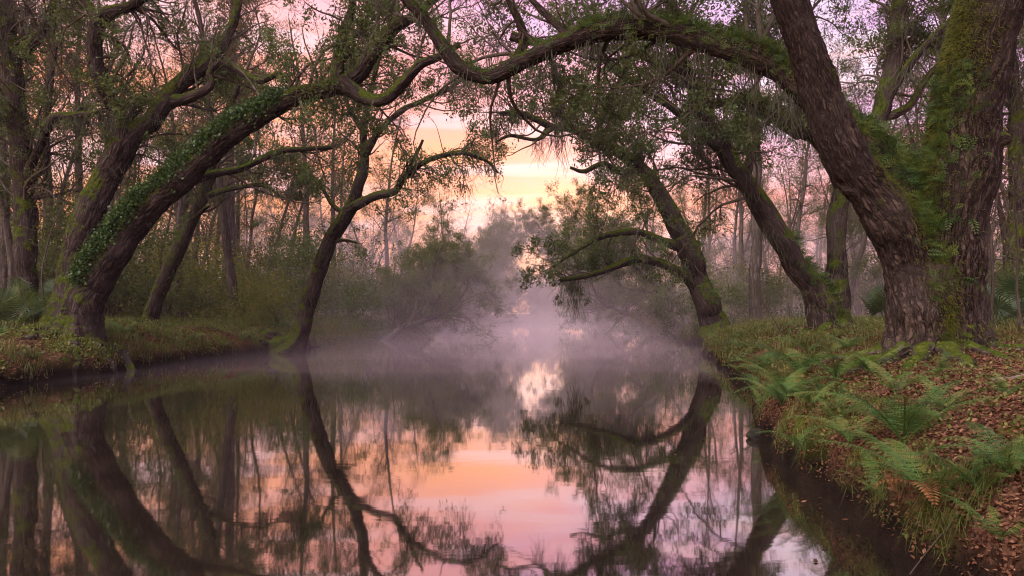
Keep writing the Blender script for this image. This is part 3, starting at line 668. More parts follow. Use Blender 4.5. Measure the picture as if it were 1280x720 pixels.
# --- right bank second oak (forked)
make_oak(dict(seed=5, base=(1037, 18.8), label='two-trunked oak in mist behind the huge furrowed oak, one trunk swinging left',
  leaf=M['leaf'], mossL=(0.3, 1.3),
  limbs=[dict(pts=[(1035, 425, 18.8, 58), (1028, 385, 18.8, 52), (1003, 335, 18.7, 42), (972, 290, 18.5, 38), (945, 252, 18.3, 34), (925, 215, 18.1, 32), (900, 178, 17.9, 30), (878, 145, 17.7, 27), (862, 105, 17.5, 25), (850, 70, 17.3, 22), (842, 30, 17.1, 20), (838, -30, 17, 16)], ground=True, flare=0.25, t0=0.45, moss=0.30, hi=False, sides=56),
         dict(pts=[(1047, 420, 18.9, 50), (1046, 370, 19, 40), (1044, 310, 19, 34), (1050, 250, 19, 32), (1070, 200, 19, 30), (1098, 150, 19, 30), (1112, 95, 19, 30), (1120, 40, 19, 27), (1128, -20, 19, 22), (1135, -100, 19, 16)], ground=True, flare=0.2, t0=0.6, grow=.5, moss=0.25, sides=56),
         dict(pts=[(1106, 128, 19, 18), (1128, 95, 18.6, 15), (1150, 65, 18.3, 13), (1185, 28, 18, 12), (1210, 0, 17.8, 10), (1250, -40, 17.6, 8)], t0=0.3, grow=.6, moss=0.20),
         dict(pts=[(1100, 150, 19, 16), (1135, 132, 19, 13), (1165, 90, 19, 12), (1200, 60, 19, 9), (1230, 45, 19, 6)], t0=0.3, grow=.6, moss=0.20),
         dict(pts=[(898, 180, 17.9, 20), (870, 165, 17.7, 16), (840, 135, 17.5, 15), (800, 108, 17.2, 14), (770, 90, 17, 12), (752, 70, 16.9, 11), (745, 55, 16.8, 8)], t0=0.2, moss=0.30),
         dict(pts=[(868, 95, 17.4, 16), (820, 75, 17.2, 13), (780, 60, 17, 10)], t0=0.2, moss=0.30),
         dict(pts=[(1000, 158, 18.6, 34), (975, 150, 18.4, 30), (950, 130, 18.2, 22), (915, 128, 18, 15), (880, 135, 17.8, 10)], t0=0.2, moss=0.45, grow=.5),
         dict(pts=[(1055, 235, 19, 30), (1030, 180, 18.8, 30), (1000, 158, 18.6, 32)], grow=0, noflare=True),
         dict(pts=[(932, 230, 18.2, 16), (938, 190, 18.2, 12), (925, 160, 18.1, 10), (930, 120, 18, 8)], t0=0.2, moss=0.40, grow=.7)],
  roots=[(-120, 1.6, 0.16), (-60, 1.5, 0.16), (180, 1.4, 0.14)],
  cover=[(0, 'fern', 0.12, 0.35, 420, 0.7, None), (6, 'fern', 0.0, 0.7, 600, 0.9, None), (7, 'fern', 0, 1, 300, .8, None)], fern_scale=1.4))

# --- right bank oak in mist leaning left
make_oak(dict(seed=6, base=(893, 30), label='mossy oak in the mist on the right bank leaning far left over the river',
  leaf=M['leaf'], mossL=(0.3, 1.5),
  limbs=[dict(pts=[(898, 430, 30, 50), (890, 395, 30, 44), (876, 350, 29.8, 40), (862, 315, 29.5, 38), (845, 278, 29.2, 35), (828, 248, 29, 30), (805, 215, 28.8, 25), (778, 195, 28.6, 21), (745, 178, 28.3, 18), (715, 160, 28, 15), (688, 158, 27.8, 13), (655, 142, 27.5, 11), (625, 142, 27.3, 8)], ground=True, flare=0.25, t0=0.45, moss=0.20, sides=44, grow=1.),
         dict(pts=[(884, 390, 30, 26), (872, 362, 29.8, 20), (845, 338, 29.4, 17), (815, 326, 29, 15), (790, 325, 28.6, 13), (762, 336, 28.3, 12), (735, 345, 28, 9), (700, 350, 27.8, 6)], t0=0.35, moss=0.15, grow=.7),
         dict(pts=[(858, 310, 29.5, 22), (830, 302, 29.2, 15), (800, 290, 28.8, 13), (772, 292, 28.5, 11), (745, 300, 28.2, 9), (715, 318, 28, 6), (690, 335, 28, 4)], t0=0.3, moss=0.15, grow=.75),
         dict(pts=[(800, 212, 28.8, 15), (775, 215, 28.5, 12), (755, 205, 28.3, 10), (730, 215, 28.1, 8), (712, 210, 28, 5)], t0=0.2, moss=0.25, grow=.8),
         dict(pts=[(760, 186, 28.4, 14), (750, 160, 28.6, 11), (758, 125, 28.8, 9), (775, 105, 29, 7)], t0=0.2, moss=0.15),
         dict(pts=[(715, 160, 28, 10), (695, 135, 28, 9), (700, 105, 28, 7), (690, 80, 28, 5)], t0=0.2, moss=0.15),
         dict(pts=[(690, 160, 27.8, 9), (670, 175, 27.6, 7), (640, 170, 27.4, 6), (620, 178, 27.2, 4)], t0=0.2, moss=0.15, grow=.7)],
  roots=[(-120, 1.8, 0.2), (-70, 1.6, 0.18), (160, 2, 0.2)], cover=[(0, 'fern', 0.1, 0.45, 350, 0.8, None)], fern_scale=1.6))

# --- far-left dark tree
make_oak(dict(seed=8, base=(34, 21), label='upright dark tree at the far left edge behind the palmettos', leaf=M['leaf'], thin=.05,
  limbs=[dict(pts=[(34, 425, 21, 42), (32, 350, 21, 36), (30, 280, 21, 35), (26, 200, 21, 33), (20, 130, 21, 31), (12, 60, 21, 26), (5, -20, 21, 20)], ground=True, flare=.25, t0=.4, moss=.3, sides=40, wig=.5),
         dict(pts=[(24, 70, 21, 22), (45, 50, 21, 20), (60, 30, 20.8, 14), (70, -5, 20.6, 10)], t0=.1, moss=.3),
         dict(pts=[(58, 160, 20, 16), (66, 148, 20, 16), (85, 143, 19.8, 15), (110, 143, 19.5, 13), (130, 138, 19.3, 10)], t0=.3, moss=.8, grow=.7),
         dict(pts=[(34, 215, 21, 16), (48, 190, 20.5, 14), (58, 165, 20, 14)], t0=.5, grow=.3, noflare=True),
         dict(pts=[(28, 240, 21, 14), (55, 200, 20.8, 11), (62, 120, 20.6, 10), (70, 60, 20.5, 8)], t0=.3)],
  roots=[(-90, 1.3, .16), (-20, 1.3, .15), (-150, 1.3, .15)]))

# --- straight trunks that stand out
for sd, bp, d, w, top, lab, lf in [(11, 285, 42, 20, (289, 60), 'tall straight trunk standing alone in the pink mist of the left woods', 'leaf_russet'),
                               (12, 943, 34, 20, (946, 120), 'straight trunk in the mist between the two leaning right-bank oaks', 'leaf'),
                               (13, 1268, 20, 34, (1262, 60), 'upright trunk at the right edge beyond the huge furrowed oak', 'leaf'),
                               (14, 96, 34, 15, (98, 70), 'pale straight trunk seen between the limbs of the left oak', 'leaf_russet')]:
    make_oak(dict(seed=sd, base=(bp, d), label=lab, name='forest_tree', bark=M['bark_far'] if sd != 13 else M['bark'], leaf=M[lf], q=.7,
      limbs=[dict(pts=[(bp, 420, d, w * 1.15), (bp + 1, 330, d, w), (bp + 3, 240, d, w * .85), (bp + 2, 150, d, w * .7), (top[0], top[1], d, w * .5), (top[0] + 4, top[1] - 110, d, w * .28), (top[0] + 2, top[1] - 190, d, w * .1)], ground=True, flare=.3, t0=.5, sides=30, wig=.35, moss=.15, len=(1.5, 3.5))]))
# ------------------------------------------------------------------ forest prototypes
def proto_tree(seed, name, height, r0, lean, leafm, dens, lrange, label, t0=0.3, per=2, size=0.13, group=None, kind='tree', thin=-0.2, multi=1, wig=0.05, moss=.15):
    rng = rng_(seed)
    rt = root(name, (0, 0, 0), label, kind, group)
    tb, P0, R0 = [], [], []
    for k in range(multi):
        a = rng.random() * 6.28; sp = 0.0 if multi == 1 else 0.25
        d = nrm(np.array([[lean[0] + sp * cos(a), lean[1] + sp * sin(a), 1.0]]))
        Pn, Rn = walk(np.array([[0, 0, -0.3]]) + (rng.normal(size=(1, 3)) * [r0, r0, 0] if multi > 1 else 0), d, np.array([height * rng.uniform(.75, 1)]), np.array([r0]), 22, wig, 0.35, rng, 0.12)
        p, r = resample(Pn[0], Rn[0], 0.25); tb.append(tubes(p[None], r[None], 12, lambda R, th, Ls, bk: R * (1 + 0.5 * np.exp(-Ls / .5) * (.6 + .4 * np.cos(5 * th))) * (1 + .1 * vnoise(bk * 2)), rng))
        P0.append(p[::3]); R0.append(r[::3])
    V, Fc, A = cat(tb); mesh('trunk', V, Fc, M['bark_far'], rt, A)
    bt, tips, hg = [], [], []
    for p, r in zip(P0, R0):
        P1, R1 = side(p[None], r[None], dens * 1.5, lrange, (30, 75), (.25, .5), 9, .2, .3, rng, t0, (0, 0, .25), rmax=.09)
        P2, R2 = side(P1, R1, 2.4, (.6, 1.6), (30, 70), (.35, .6), 6, .2, .25, rng, .2)
        P3, R3 = side(P2, R2, 3.6, (.25, .7), (30, 70), (.4, .7), 3, .2, .2, rng, .2)
        bt += [tubes(P1, R1, 5, None, rng), tubes(P2, R2, 4, None, rng), tubes(P3, np.maximum(R3, .005), 3, None, rng)]
        tips.append(P3.reshape(-1, 3)); hg.append(P1[rng.random(len(P1)) < moss][:, 5])
    V, Fc, A = cat(bt); mesh('branches', V, Fc, M['twig'], rt, A)
    T = np.concatenate(tips); T = T[(vnoise(T * .7 + seed) + .6 * vnoise(T * 1.9)) > thin]
    if per:
        V, Q, A = leaves(T, per * 2, .12, size, rng); mesh('crown', V, Q, leafm, rt, A, smooth=False)
    hg = np.concatenate(hg)
    if moss and len(hg): moss_parts(rt, hg, rng, (.5, 1.6), 12, .14, .012, 5, 14)
    return rt
def park(o):   # prototypes are themselves placed by their first use
    o['_used'] = 0; return o
def place(src, x, y, rz=0, sc=1.0, label=None, group=None, sink=0.05):
    z = gz1(x, y) - sink
    if not src.get('_used'):
        src['_used'] = 1; src.location = (x, y, z); src.rotation_euler = (0, 0, rz); src.scale = (sc,) * 3 if np.isscalar(sc) else sc
        if label: src['label'] = label
        if group: src['group'] = group
        return src
    return copy_thing(src, (x, y, z), rz, sc, label, group)

GB = 'trees of the forest behind the banks'
talls = [park(proto_tree(40 + i, 'forest_tree', hgt, r, (0, 0), M[lf], dn, lr, 'slender tree', t0=t0, per=pr, size=.12, moss=0))
         for i, (hgt, r, lf, dn, lr, t0, pr) in enumerate([(21, .24, 'leaf_russet', 1.6, (1.5, 4), .35, 2), (18, .17, 'leaf', 1.7, (1.2, 3.2), .3, 2), (23, .28, 'leaf_autumn', 1.5, (1.5, 4.2), .4, 1),
                                                    (15, .12, 'leaf_yellow', 1.8, (1, 2.4), .25, 2), (20, .2, 'leaf_dark', 1.9, (1.5, 3.6), .3, 3), (17, .14, 'leaf_russet', 2.0, (1, 2.8), .2, 1)])]
rng = rng_(77)
def bank_x(y, s, off):
    return float(np.interp(y, YL, XL)) - off if s < 0 else float(np.interp(y, YR, XR)) + off
def region(x, y):
    """where a background thing stands, by the named trees one finds near it in the picture"""
    px = 640 + x / y * F
    marks = [(60, 'left of the ivy-covered oak'), (175, 'behind the ivy-covered oak'), (280, 'left of the lone straight trunk'), (372, 'left of the waterside oak'), (470, 'right of the waterside oak'), (640, 'near the left narrows'),
             (760, 'near the right narrows'), (890, 'behind the right leaning oak'), (1035, 'left of the two-trunked oak'), (1150, 'right of the two-trunked oak'), (9999, 'behind the huge oak')]
    sd = next(m for a, m in marks if px < a)
    dep = 'nearer' if y < 40 else ('mid-distance' if y < 70 else 'misty distant')
    return sd, dep
kinds = ['slender tree with thin russet leaves', 'slender olive-leaved tree', 'tall tree with sparse autumn leaves', 'thin young tree with yellow-green leaves', 'tall dark-leaved tree', 'crooked thin tree with few russet leaves']
spots = []
def ok(x, y, mind):
    return all((x - a) ** 2 + (y - b) ** 2 > mind * mind for a, b in spots)
def fits(x, y):
    px = 640 + x / y * F
    return -170 < px < 1450
tries = 0
while len(spots) < 245 and tries < 6000:
    tries += 1
    s = -1 if rng.random() < .5 else 1
    y = rng.uniform(20, 112) if s > 0 else rng.uniform(24, 112)
    off = rng.uniform(2.5, 12 + y * .45)
    x = bank_x(y, s, off)
    px = 640 + x / y * F
    if not fits(x, y) or not ok(x, y, 1.4): continue
    if s > 0 and y < 34 and abs(px - 1165) > 20 and px < 1060: continue
    if s < 0 and y < 38 and 120 < px < 420 and rng.random() < .6: continue
    spots.append((x, y))
    k = rng.integers(0, 6); sd, dep = region(x, y)
    place(talls[k], x, y, rng.random() * 6.28, rng.uniform(.75, 1.1), f'{dep} {kinds[k]} {sd}', GB)
# far screen at the river's bend
for i in range(26):
    x = -14 + i * 1.9 + rng.normal() * .6; y = 117 + rng.uniform(0, 14)
    k = rng.integers(0, 6)
    place(talls[k], x, y, rng.random() * 6.28, rng.uniform(.35, .55) , 'misty tree closing the far bend of the river', 'trees at the far bend')

ORD = ['first', 'second', 'third', 'fourth', 'fifth', 'sixth', 'seventh', 'eighth', 'ninth', 'tenth']
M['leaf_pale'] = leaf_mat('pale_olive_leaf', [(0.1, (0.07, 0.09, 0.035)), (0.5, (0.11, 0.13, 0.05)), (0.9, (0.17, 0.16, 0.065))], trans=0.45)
# leaning oaks over the water, far and middle
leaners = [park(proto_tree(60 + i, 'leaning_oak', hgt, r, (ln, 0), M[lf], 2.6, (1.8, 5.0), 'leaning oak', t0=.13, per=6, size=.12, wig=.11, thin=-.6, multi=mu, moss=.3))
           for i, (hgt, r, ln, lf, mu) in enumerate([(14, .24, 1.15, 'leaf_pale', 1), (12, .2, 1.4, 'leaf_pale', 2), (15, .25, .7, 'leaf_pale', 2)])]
ll = [ # px, depth, proto, rz, scale, label
 (462, 40, 0, .1, .95, 'leaning oak beyond the dark waterside oak on the left, its crown spreading over the river'),
 (478, 44, 1, -.2, .75, 'low forked oak stooping to the water at mid-left'),
 (424, 46, 0, -.5, .85, 'bushy oak behind the stooping forked oak at mid-left'),
 (520, 62, 0, 0, 1.15, 'hazy oak leaning over the left bank where the river narrows'),
 (548, 74, 1, .2, 1.1, 'pale hazy oak drooping to the water at the left of the far bend'),
 (570, 84, 2, -.3, 1.1, 'rounded hazy oak standing just left of the far bend'),
 (600, 96, 0, .1, 1.05, 'last faint leaning oak on the left before the bend'),
 (822, 52, 0, pi + .1, .95, 'hazy oak leaning left over the water, past the mossy right-bank oak'),
 (800, 64, 1, pi - .2, 1.1, 'forked hazy oak drooping to the water on the far right bank'),
 (786, 76, 2, pi, 1.15, 'rounded hazy oak on the far right bank'),
 (762, 90, 0, pi + .2, 1.0, 'faint oak leaning left at the right of the far bend'),
 (860, 40, 2, pi - .4, .8, 'bushy oak tucked behind the mossy leaning oak on the right'),
]
ll += [(640 + (i - 4) * 17, 116 + (i * 7 % 5) * 2, (i * 2) % 3, i * 1.3, .62 + .06 * (i % 3), f'faint bushy tree across the far bend, {ORD[i]} of ten from the left') for i in range(10)]
for px, d, k, rz, sc, lab in ll: place(leaners[k], (px - 640) / F * d, d, rz, sc, lab)

# ------------------------------------------------------------------ shrubs, saplings
shrubs = [park(proto_tree(70 + i, 'shrub', hgt, .03, (0, 0), M[lf], 3.0, (.4, 1.2), 'shrub', t0=.15, per=4, size=sz, kind='shrub', multi=5, wig=.12, thin=-.5, moss=0))
          for i, (hgt, lf, sz) in enumerate([(1.7, 'leaf_yellow', .10), (2.3, 'leaf', .10), (1.3, 'leaf_dark', .09), (2.6, 'leaf_russet', .10)])]
sk = ['yellow-green', 'olive green', 'low dark green', 'tall russet']
named = [(345, 30, 0, 1.1, 'bright yellow-green shrub behind the left waterside oak'), (420, 33, 0, .9, 'yellow-green shrub just right of the waterside oak trunk'), (440, 36, 1, 1.3, 'olive shrub overhanging the left water edge'),
         (500, 48, 0, 1.0, 'mossy green shrub on the left bank below the leaning oaks'), (820, 44, 0, 1.2, 'yellow-green shrub on the right bank by the misty leaning oak'), (560, 66, 1, 1.4, 'hazy shrub at the left bank narrows'),
         (858, 34, 1, 1.0, 'olive shrub left of the mossy right-bank oak'), (230, 30, 2, 1.0, 'dark shrub between the slim leaning tree and the lone trunk'), (60, 27, 1, 1.2, 'olive shrub behind the palmettos at far left'),
         (1245, 16, 2, 1.0, 'dark shrub behind the huge oak at the right edge'), (760, 70, 2, 1.6, 'dark hazy shrub at the far right bank')]
for px, d, k, sc, lab in named: place(shrubs[k], (px - 640) / F * d, d, px * .1, sc, lab)
sp2 = []
tries = 0
while len(sp2) < 170 and tries < 5000:
    tries += 1
    s = -1 if rng.random() < .52 else 1; y = rng.uniform(28, 110); off = rng.uniform(2.0, 8 + y * .5); x = bank_x(y, s, off)
    if not fits(x, y): continue
    sp2.append((x, y)); k = rng.integers(0, 4); sd, dep = region(x, y)
    place(shrubs[k], x, y, rng.random() * 6.28, rng.uniform(1.0, 2.4), f'{dep} {sk[k]} shrub {sd}', 'shrubs under the forest trees')

# ------------------------------------------------------------------ ferns
def fern_frond(rng, Ln, pairs=22, fine=True, arch=0.9):
    """one frond along +X arching, in its own space"""
    n = 24; s = np.linspace(0, 1, n); el = radians(58) - arch * 1.6 * s ** 1.15
    xx = np.concatenate([[0], np.cumsum(np.cos(el[:-1]))]) * Ln / n; zz = np.concatenate([[0], np.cumsum(np.sin(el[:-1]))]) * Ln / n
    yy = 0.05 * Ln * np.sin(s * 3 + rng.random() * 6) * s
    C = np.stack([xx, yy, zz], -1); T = nrm(np.gradient(C, axis=0))
    U = nrm(np.cross(T, np.array([0, 1.0, 0]))) * -1; U = np.where(U[:, 2:3] < 0, -U, U); Sd = np.cross(U, T)
    Vt, Qt, _ = tubes(C[None], (0.006 * (1 - s * .8))[None] * max(Ln, .5), 4)
    parts = [(Vt, Qt, {'rnd': np.full(len(Vt), .3)})]
    Q0, R0 = [], []
    for k in range(pairs):
        t = 0.16 + 0.83 * k / pairs; f = t * (n - 1); a = min(int(f), n - 2); w = f - a
        c = C[a] * (1 - w) + C[a + 1] * w; tt, u, sd = T[a], U[a], Sd[a]
        ln = Ln * 0.21 * (min(1, (t - .08) * 4.2)) * (1 - t) ** 0.75 + Ln * 0.012
        for sg in (1, -1):
            d = nrm(sd * sg + tt * rng.uniform(.3, .45) - u * 0.15 + rng.normal(size=3) * .05); lat = nrm(tt - d * (tt @ d)); dr = -np.array([0, 0, 1]) * .22
            wd = Ln * 0.83 / pairs * 0.38; r = rng.random() * .5 + .25 + .2 * t  # darker towards the frond base: shade inside the clump put into the colour
            if fine:
                m = 8
                for j in range(m):
                    b = (j + .3) / m; cc = c + d * ln * b + dr * ln * b * b; pl = wd * 1.5 * (1 - b) ** .6
                    for s2 in (1, -1):
                        dd = lat * s2 + d * .45; e = cc + dd * pl; h = d * ln / m * .42; mid = cc * .45 + e * .55
                        Q0.append([cc - h, mid - h * .9, e, mid + h * .9]); R0.append(r)
                e = c + d * ln + dr * ln
                Q0.append([cc, cc + lat * wd * .2, e, cc - lat * wd * .2]); R0.append(r)
            else:
                mid = c + d * ln * .45 + dr * ln * .2; e = c + d * ln + dr * ln
                Q0.append([c - lat * wd * .3, mid - lat * wd * .8, e, mid + lat * wd * .8]); R0.append(r)
    Vq = np.array(Q0).reshape(-1, 3); parts.append((Vq, np.arange(len(Vq)).reshape(-1, 4), {'rnd': np.repeat(R0, 4)}))
    return cat(parts)
def fern_proto(seed, nf, Ln, fine, pairs, spread=1.0, one_sided=False):
    rng = rng_(seed); rt = root('fern', (0, 0, 0), 'fern', 'fern')
    for k in range(nf):
        V, Fc, A = fern_frond(rng, Ln * rng.uniform(.45, 1.15), pairs, fine, rng.uniform(.7, 1.15) * spread)
        a = (k / nf) * 2 * pi + rng.normal() * .25; ca, sa = cos(a), sin(a)
        V = V @ np.array([[ca, sa, 0], [-sa, ca, 0], [0, 0, 1]])
        mesh('frond', V, Fc, M['fern'], rt, A, smooth=False)
    return park(rt)
ferns_f = [fern_proto(80, 9, .9, True, 17, .85), fern_proto(81, 7, .68, True, 14, .8), fern_proto(84, 9, .78, True, 15, 1.0)]
ferns_c = [fern_proto(82, 7, .7, False, 13, .85), fern_proto(83, 8, .55, False, 11, 1.0)]
def at_px(px, py):
    """where the view ray through a pixel of the photo meets the ground"""
    ds = np.linspace(3.2, 60, 4000); xs = (px - 640) / F * ds; zs = H + (HY - py) / F * ds
    hit = np.nonzero(zs < gz(xs, ds))[0]
    if not len(hit): return None
    return xs[hit[0]], ds[hit[0]]
FG = 'ferns on the right bank'
big = [(1130, 560, 0, 1.05, 'largest bright fern arching over the water on the near right bank'), (1118, 545, 2, .8, 'upright fern growing out of the back of the largest bright fern'),
       (1180, 520, 1, .8, 'small fern on the leaf litter just above the largest bright fern'), (1225, 625, 1, .9, 'fern hanging over the undercut bank near the bottom right corner'),
       (1262, 600, 2, .75, 'fern among dead leaves at the right edge above the corner'), (1250, 690, 1, .6, 'small fern low in the bottom right corner'),
       (1045, 530, 1, .6, 'small fern beside the dark rock at the water edge'), (1000, 470, 2, 1.1, 'broad arching fern on the bank edge left of the huge oak'),
       (1045, 478, 0, .8, 'fern between the broad arching fern and the roots of the huge oak'), (985, 500, 0, .75, 'fern trailing down to the waterline right of the misty river bend'),
       (960, 462, 2, .9, 'leftmost of the large ferns on the right bank edge'), (1020, 505, 1, .9, 'fern halfway down the bank above the dark rock'),
       (1090, 470, 1, .6, 'little fern at the foot of the left root of the huge oak'), (1060, 440, 2, .7, 'fern behind the bank edge cluster, before the two-trunked oak'),
       (1260, 500, 1, .7, 'pale little fern right of the huge oak roots'), (1010, 445, 0, .8, 'fern at the back of the bank edge cluster')]
for px, py, k, sc, lab in big:
    h = at_px(px, py)
    if h is None: continue
    place(ferns_f[k], h[0], h[1], px * .37, sc, lab, FG, -.02)
def ORD2(i): return (ORD + ['eleventh', 'twelfth', 'thirteenth', 'fourteenth', 'fifteenth', 'sixteenth', 'seventeenth', 'eighteenth', 'nineteenth', 'twentieth', 'twenty-first', 'twenty-second', 'twenty-third', 'twenty-fourth', 'twenty-fifth'])[i]
def fern_label(x, y):
    o = float(shore(np.array([x]), np.array([y]))[0])
    w = 'at the lip of the bank' if o < .5 else ('halfway up the bank' if o < 1.3 else 'back from the bank edge')
    d = 'beside the bottom right corner' if y < 5.8 else ('near the largest bright fern' if y < 7 else ('below the huge oak' if y < 9 else ('left of the huge oak' if y < 11.5 else ('beyond the broad arching fern' if y < 15 else ('before the two-trunked oak' if y < 19 else 'in the mist past the two-trunked oak')))))
    return f'small fern {w} {d}'
def fern_label_left(x, y):
    px = 640 + x / y * F; o = float(shore(np.array([x]), np.array([y]))[0])
    w = 'overhanging the left waterline' if o < .5 else ('on the slope of the left bank' if o < 1.3 else 'on top of the left bank')
    d = 'left of the ivy-covered oak' if px < 60 else ('at the foot of the ivy-covered oak' if px < 150 else ('below the slim leaning tree' if px < 230 else ('below the lone straight trunk' if px < 310 else ('left of the waterside oak' if px < 372 else 'right of the waterside oak'))))
    return f'small fern {w} {d}'
rng = rng_(88)
for i, y in enumerate(np.arange(4.2, 18.6, .74)):
    x = bank_x(y, 1, -.5); lim = rng.choice([.04, .1, .3])
    for _ in range(60):
        if shore(np.array([x]), np.array([y]))[0] > lim: break
        x += .03
    place(ferns_f[i % 3] if y < 12 else ferns_c[i % 2], x, y, 2.6 + rng.normal() * .8, rng.uniform(.55, 1.0), f'fern spilling over the lip of the right bank, {ORD2(i)} from the camera', 'ferns along the lip of the right bank', .0)
rng = rng_(90)
n = 0
while n < 48:
    y = rng.uniform(5.0, 26); s = 1
    off = abs(rng.normal()) * 1.2 - .3; x = bank_x(y, 1, off)
    if shore(np.array([x]), np.array([y]))[0] < .06: continue
    if not fits(x, y) or (abs(x - 5.4) < 1.2 and abs(y - 8.8) < 1.3): continue
    place(ferns_c[rng.integers(0, 2)] if y > 11 else ferns_f[1], x, y, rng.random() * 6.28, rng.uniform(.45, 1.0), fern_label(x, y), 'scattered ferns of the right bank', -.02); n += 1
for i in range(46):
    y = rng.uniform(15, 40); off = abs(rng.normal()) * 1.3 + .25; x = bank_x(y, -1, off)
    place(ferns_c[rng.integers(0, 2)], x, y, rng.random() * 6.28, rng.uniform(.7, 1.3), fern_label_left(x, y), 'ferns of the left bank', -.02)

# dead hanging fronds under the big fern
h = at_px(1150, 600)
if h:
    rt = root('dead_fern', (h[0], h[1], gz1(*h)), 'cluster of dead brown fronds hanging under the largest bright fern', 'fern')
    r2 = rng_(5)
    for k in range(7):
        V, Fc, A = fern_frond(r2, r2.uniform(.3, .5), 12, False, 1.7)
        a = radians(200 + r2.uniform(-70, 70)); V = V @ np.array([[cos(a), sin(a), 0], [-sin(a), cos(a), 0], [0, 0, 1]]); V[:, 2] *= -.3 if False else .6
        mesh('frond', V + r2.normal(size=3) * [.15, .15, .02], Fc, M['dead_frond'], rt, A, smooth=False)

# ------------------------------------------------------------------ palmettos
def palmetto_proto(seed, nf):
    rng = rng_(seed); rt = root('palmetto', (0, 0, 0), 'palmetto', 'palmetto')
    for k in range(nf):
        a = k / nf * 2 * pi + rng.normal() * .3; el = radians(rng.uniform(35, 80)); ln = rng.uniform(.5, .95)
        d = np.array([cos(a) * cos(el), sin(a) * cos(el), sin(el)]); top = d * ln
        s = np.linspace(0, 1, 6)[:, None]; C = s * top + np.array([0, 0, -.06]) * np.sin(s * 3)
        parts = [(lambda v: (v[0], v[1], {'rnd': np.full(len(v[0]), .6)}))(tubes(C[None], np.full((1, 6), .008), 4))]
        side_ = nrm(np.cross(d, [0, 0, 1.0])); up = np.cross(side_, d); R = rng.uniform(.38, .55); Qs, Rn = [], []
        for j in range(26):
            th = radians(-125 + 250 * j / 25); dd = nrm(d * cos(th) + side_ * sin(th) + up * .15); w = nrm(np.cross(dd, up)) * .016
            c1 = top + dd * R * .55; e = top + dd * R * rng.uniform(.9, 1.05) - np.array([0, 0, .12]) * R
            Qs.append([top, c1 + w, e, c1 - w]); Rn.append(rng.random())
        V = np.array(Qs).reshape(-1, 3); parts.append((V, np.arange(len(V)).reshape(-1, 4), {'rnd': np.repeat(Rn, 4)}))
        V, Fc, A = cat(parts); mesh('frond', V, Fc, M['palmetto'], rt, A, smooth=False)
    return park(rt)
pal = [palmetto_proto(91, 13), palmetto_proto(92, 9)]
for px, d, k, sc, lab in [(5, 18.5, 0, 1.15, 'large palmetto at the left frame edge beside the dark tree'), (45, 20, 1, 1.4, 'palmetto between the dark tree and the left oak'), (-8, 23, 0, 1.2, 'palmetto cut by the left frame edge, behind the large one'),
                          (62, 24, 1, 1.4, 'smaller palmetto behind the left oak base'), (240, 36, 0, 1.5, 'hazy palmetto left of the lone straight trunk'), (262, 40, 1, 1.5, 'faint palmetto near the foot of the lone straight trunk'),
                          (205, 40, 0, 1.4, 'faint palmetto behind the slim leaning tree'), (1272, 13.5, 0, 1.1, 'palmetto at the right frame edge past the huge oak'), (1108, 25, 0, 1.5, 'palmetto in the mist between the right-bank oaks'),
                          (1140, 30, 1, 1.5, 'small hazy palmetto just left of the huge oak'), (1250, 18, 1, 1.3, 'palmetto at the foot of the right edge trunk'), (330, 50, 0, 1.6, 'far hazy palmetto in the left woods')]:
    place(pal[k], (px - 640) / F * d, d, px * .21, sc, lab, 'palmettos')

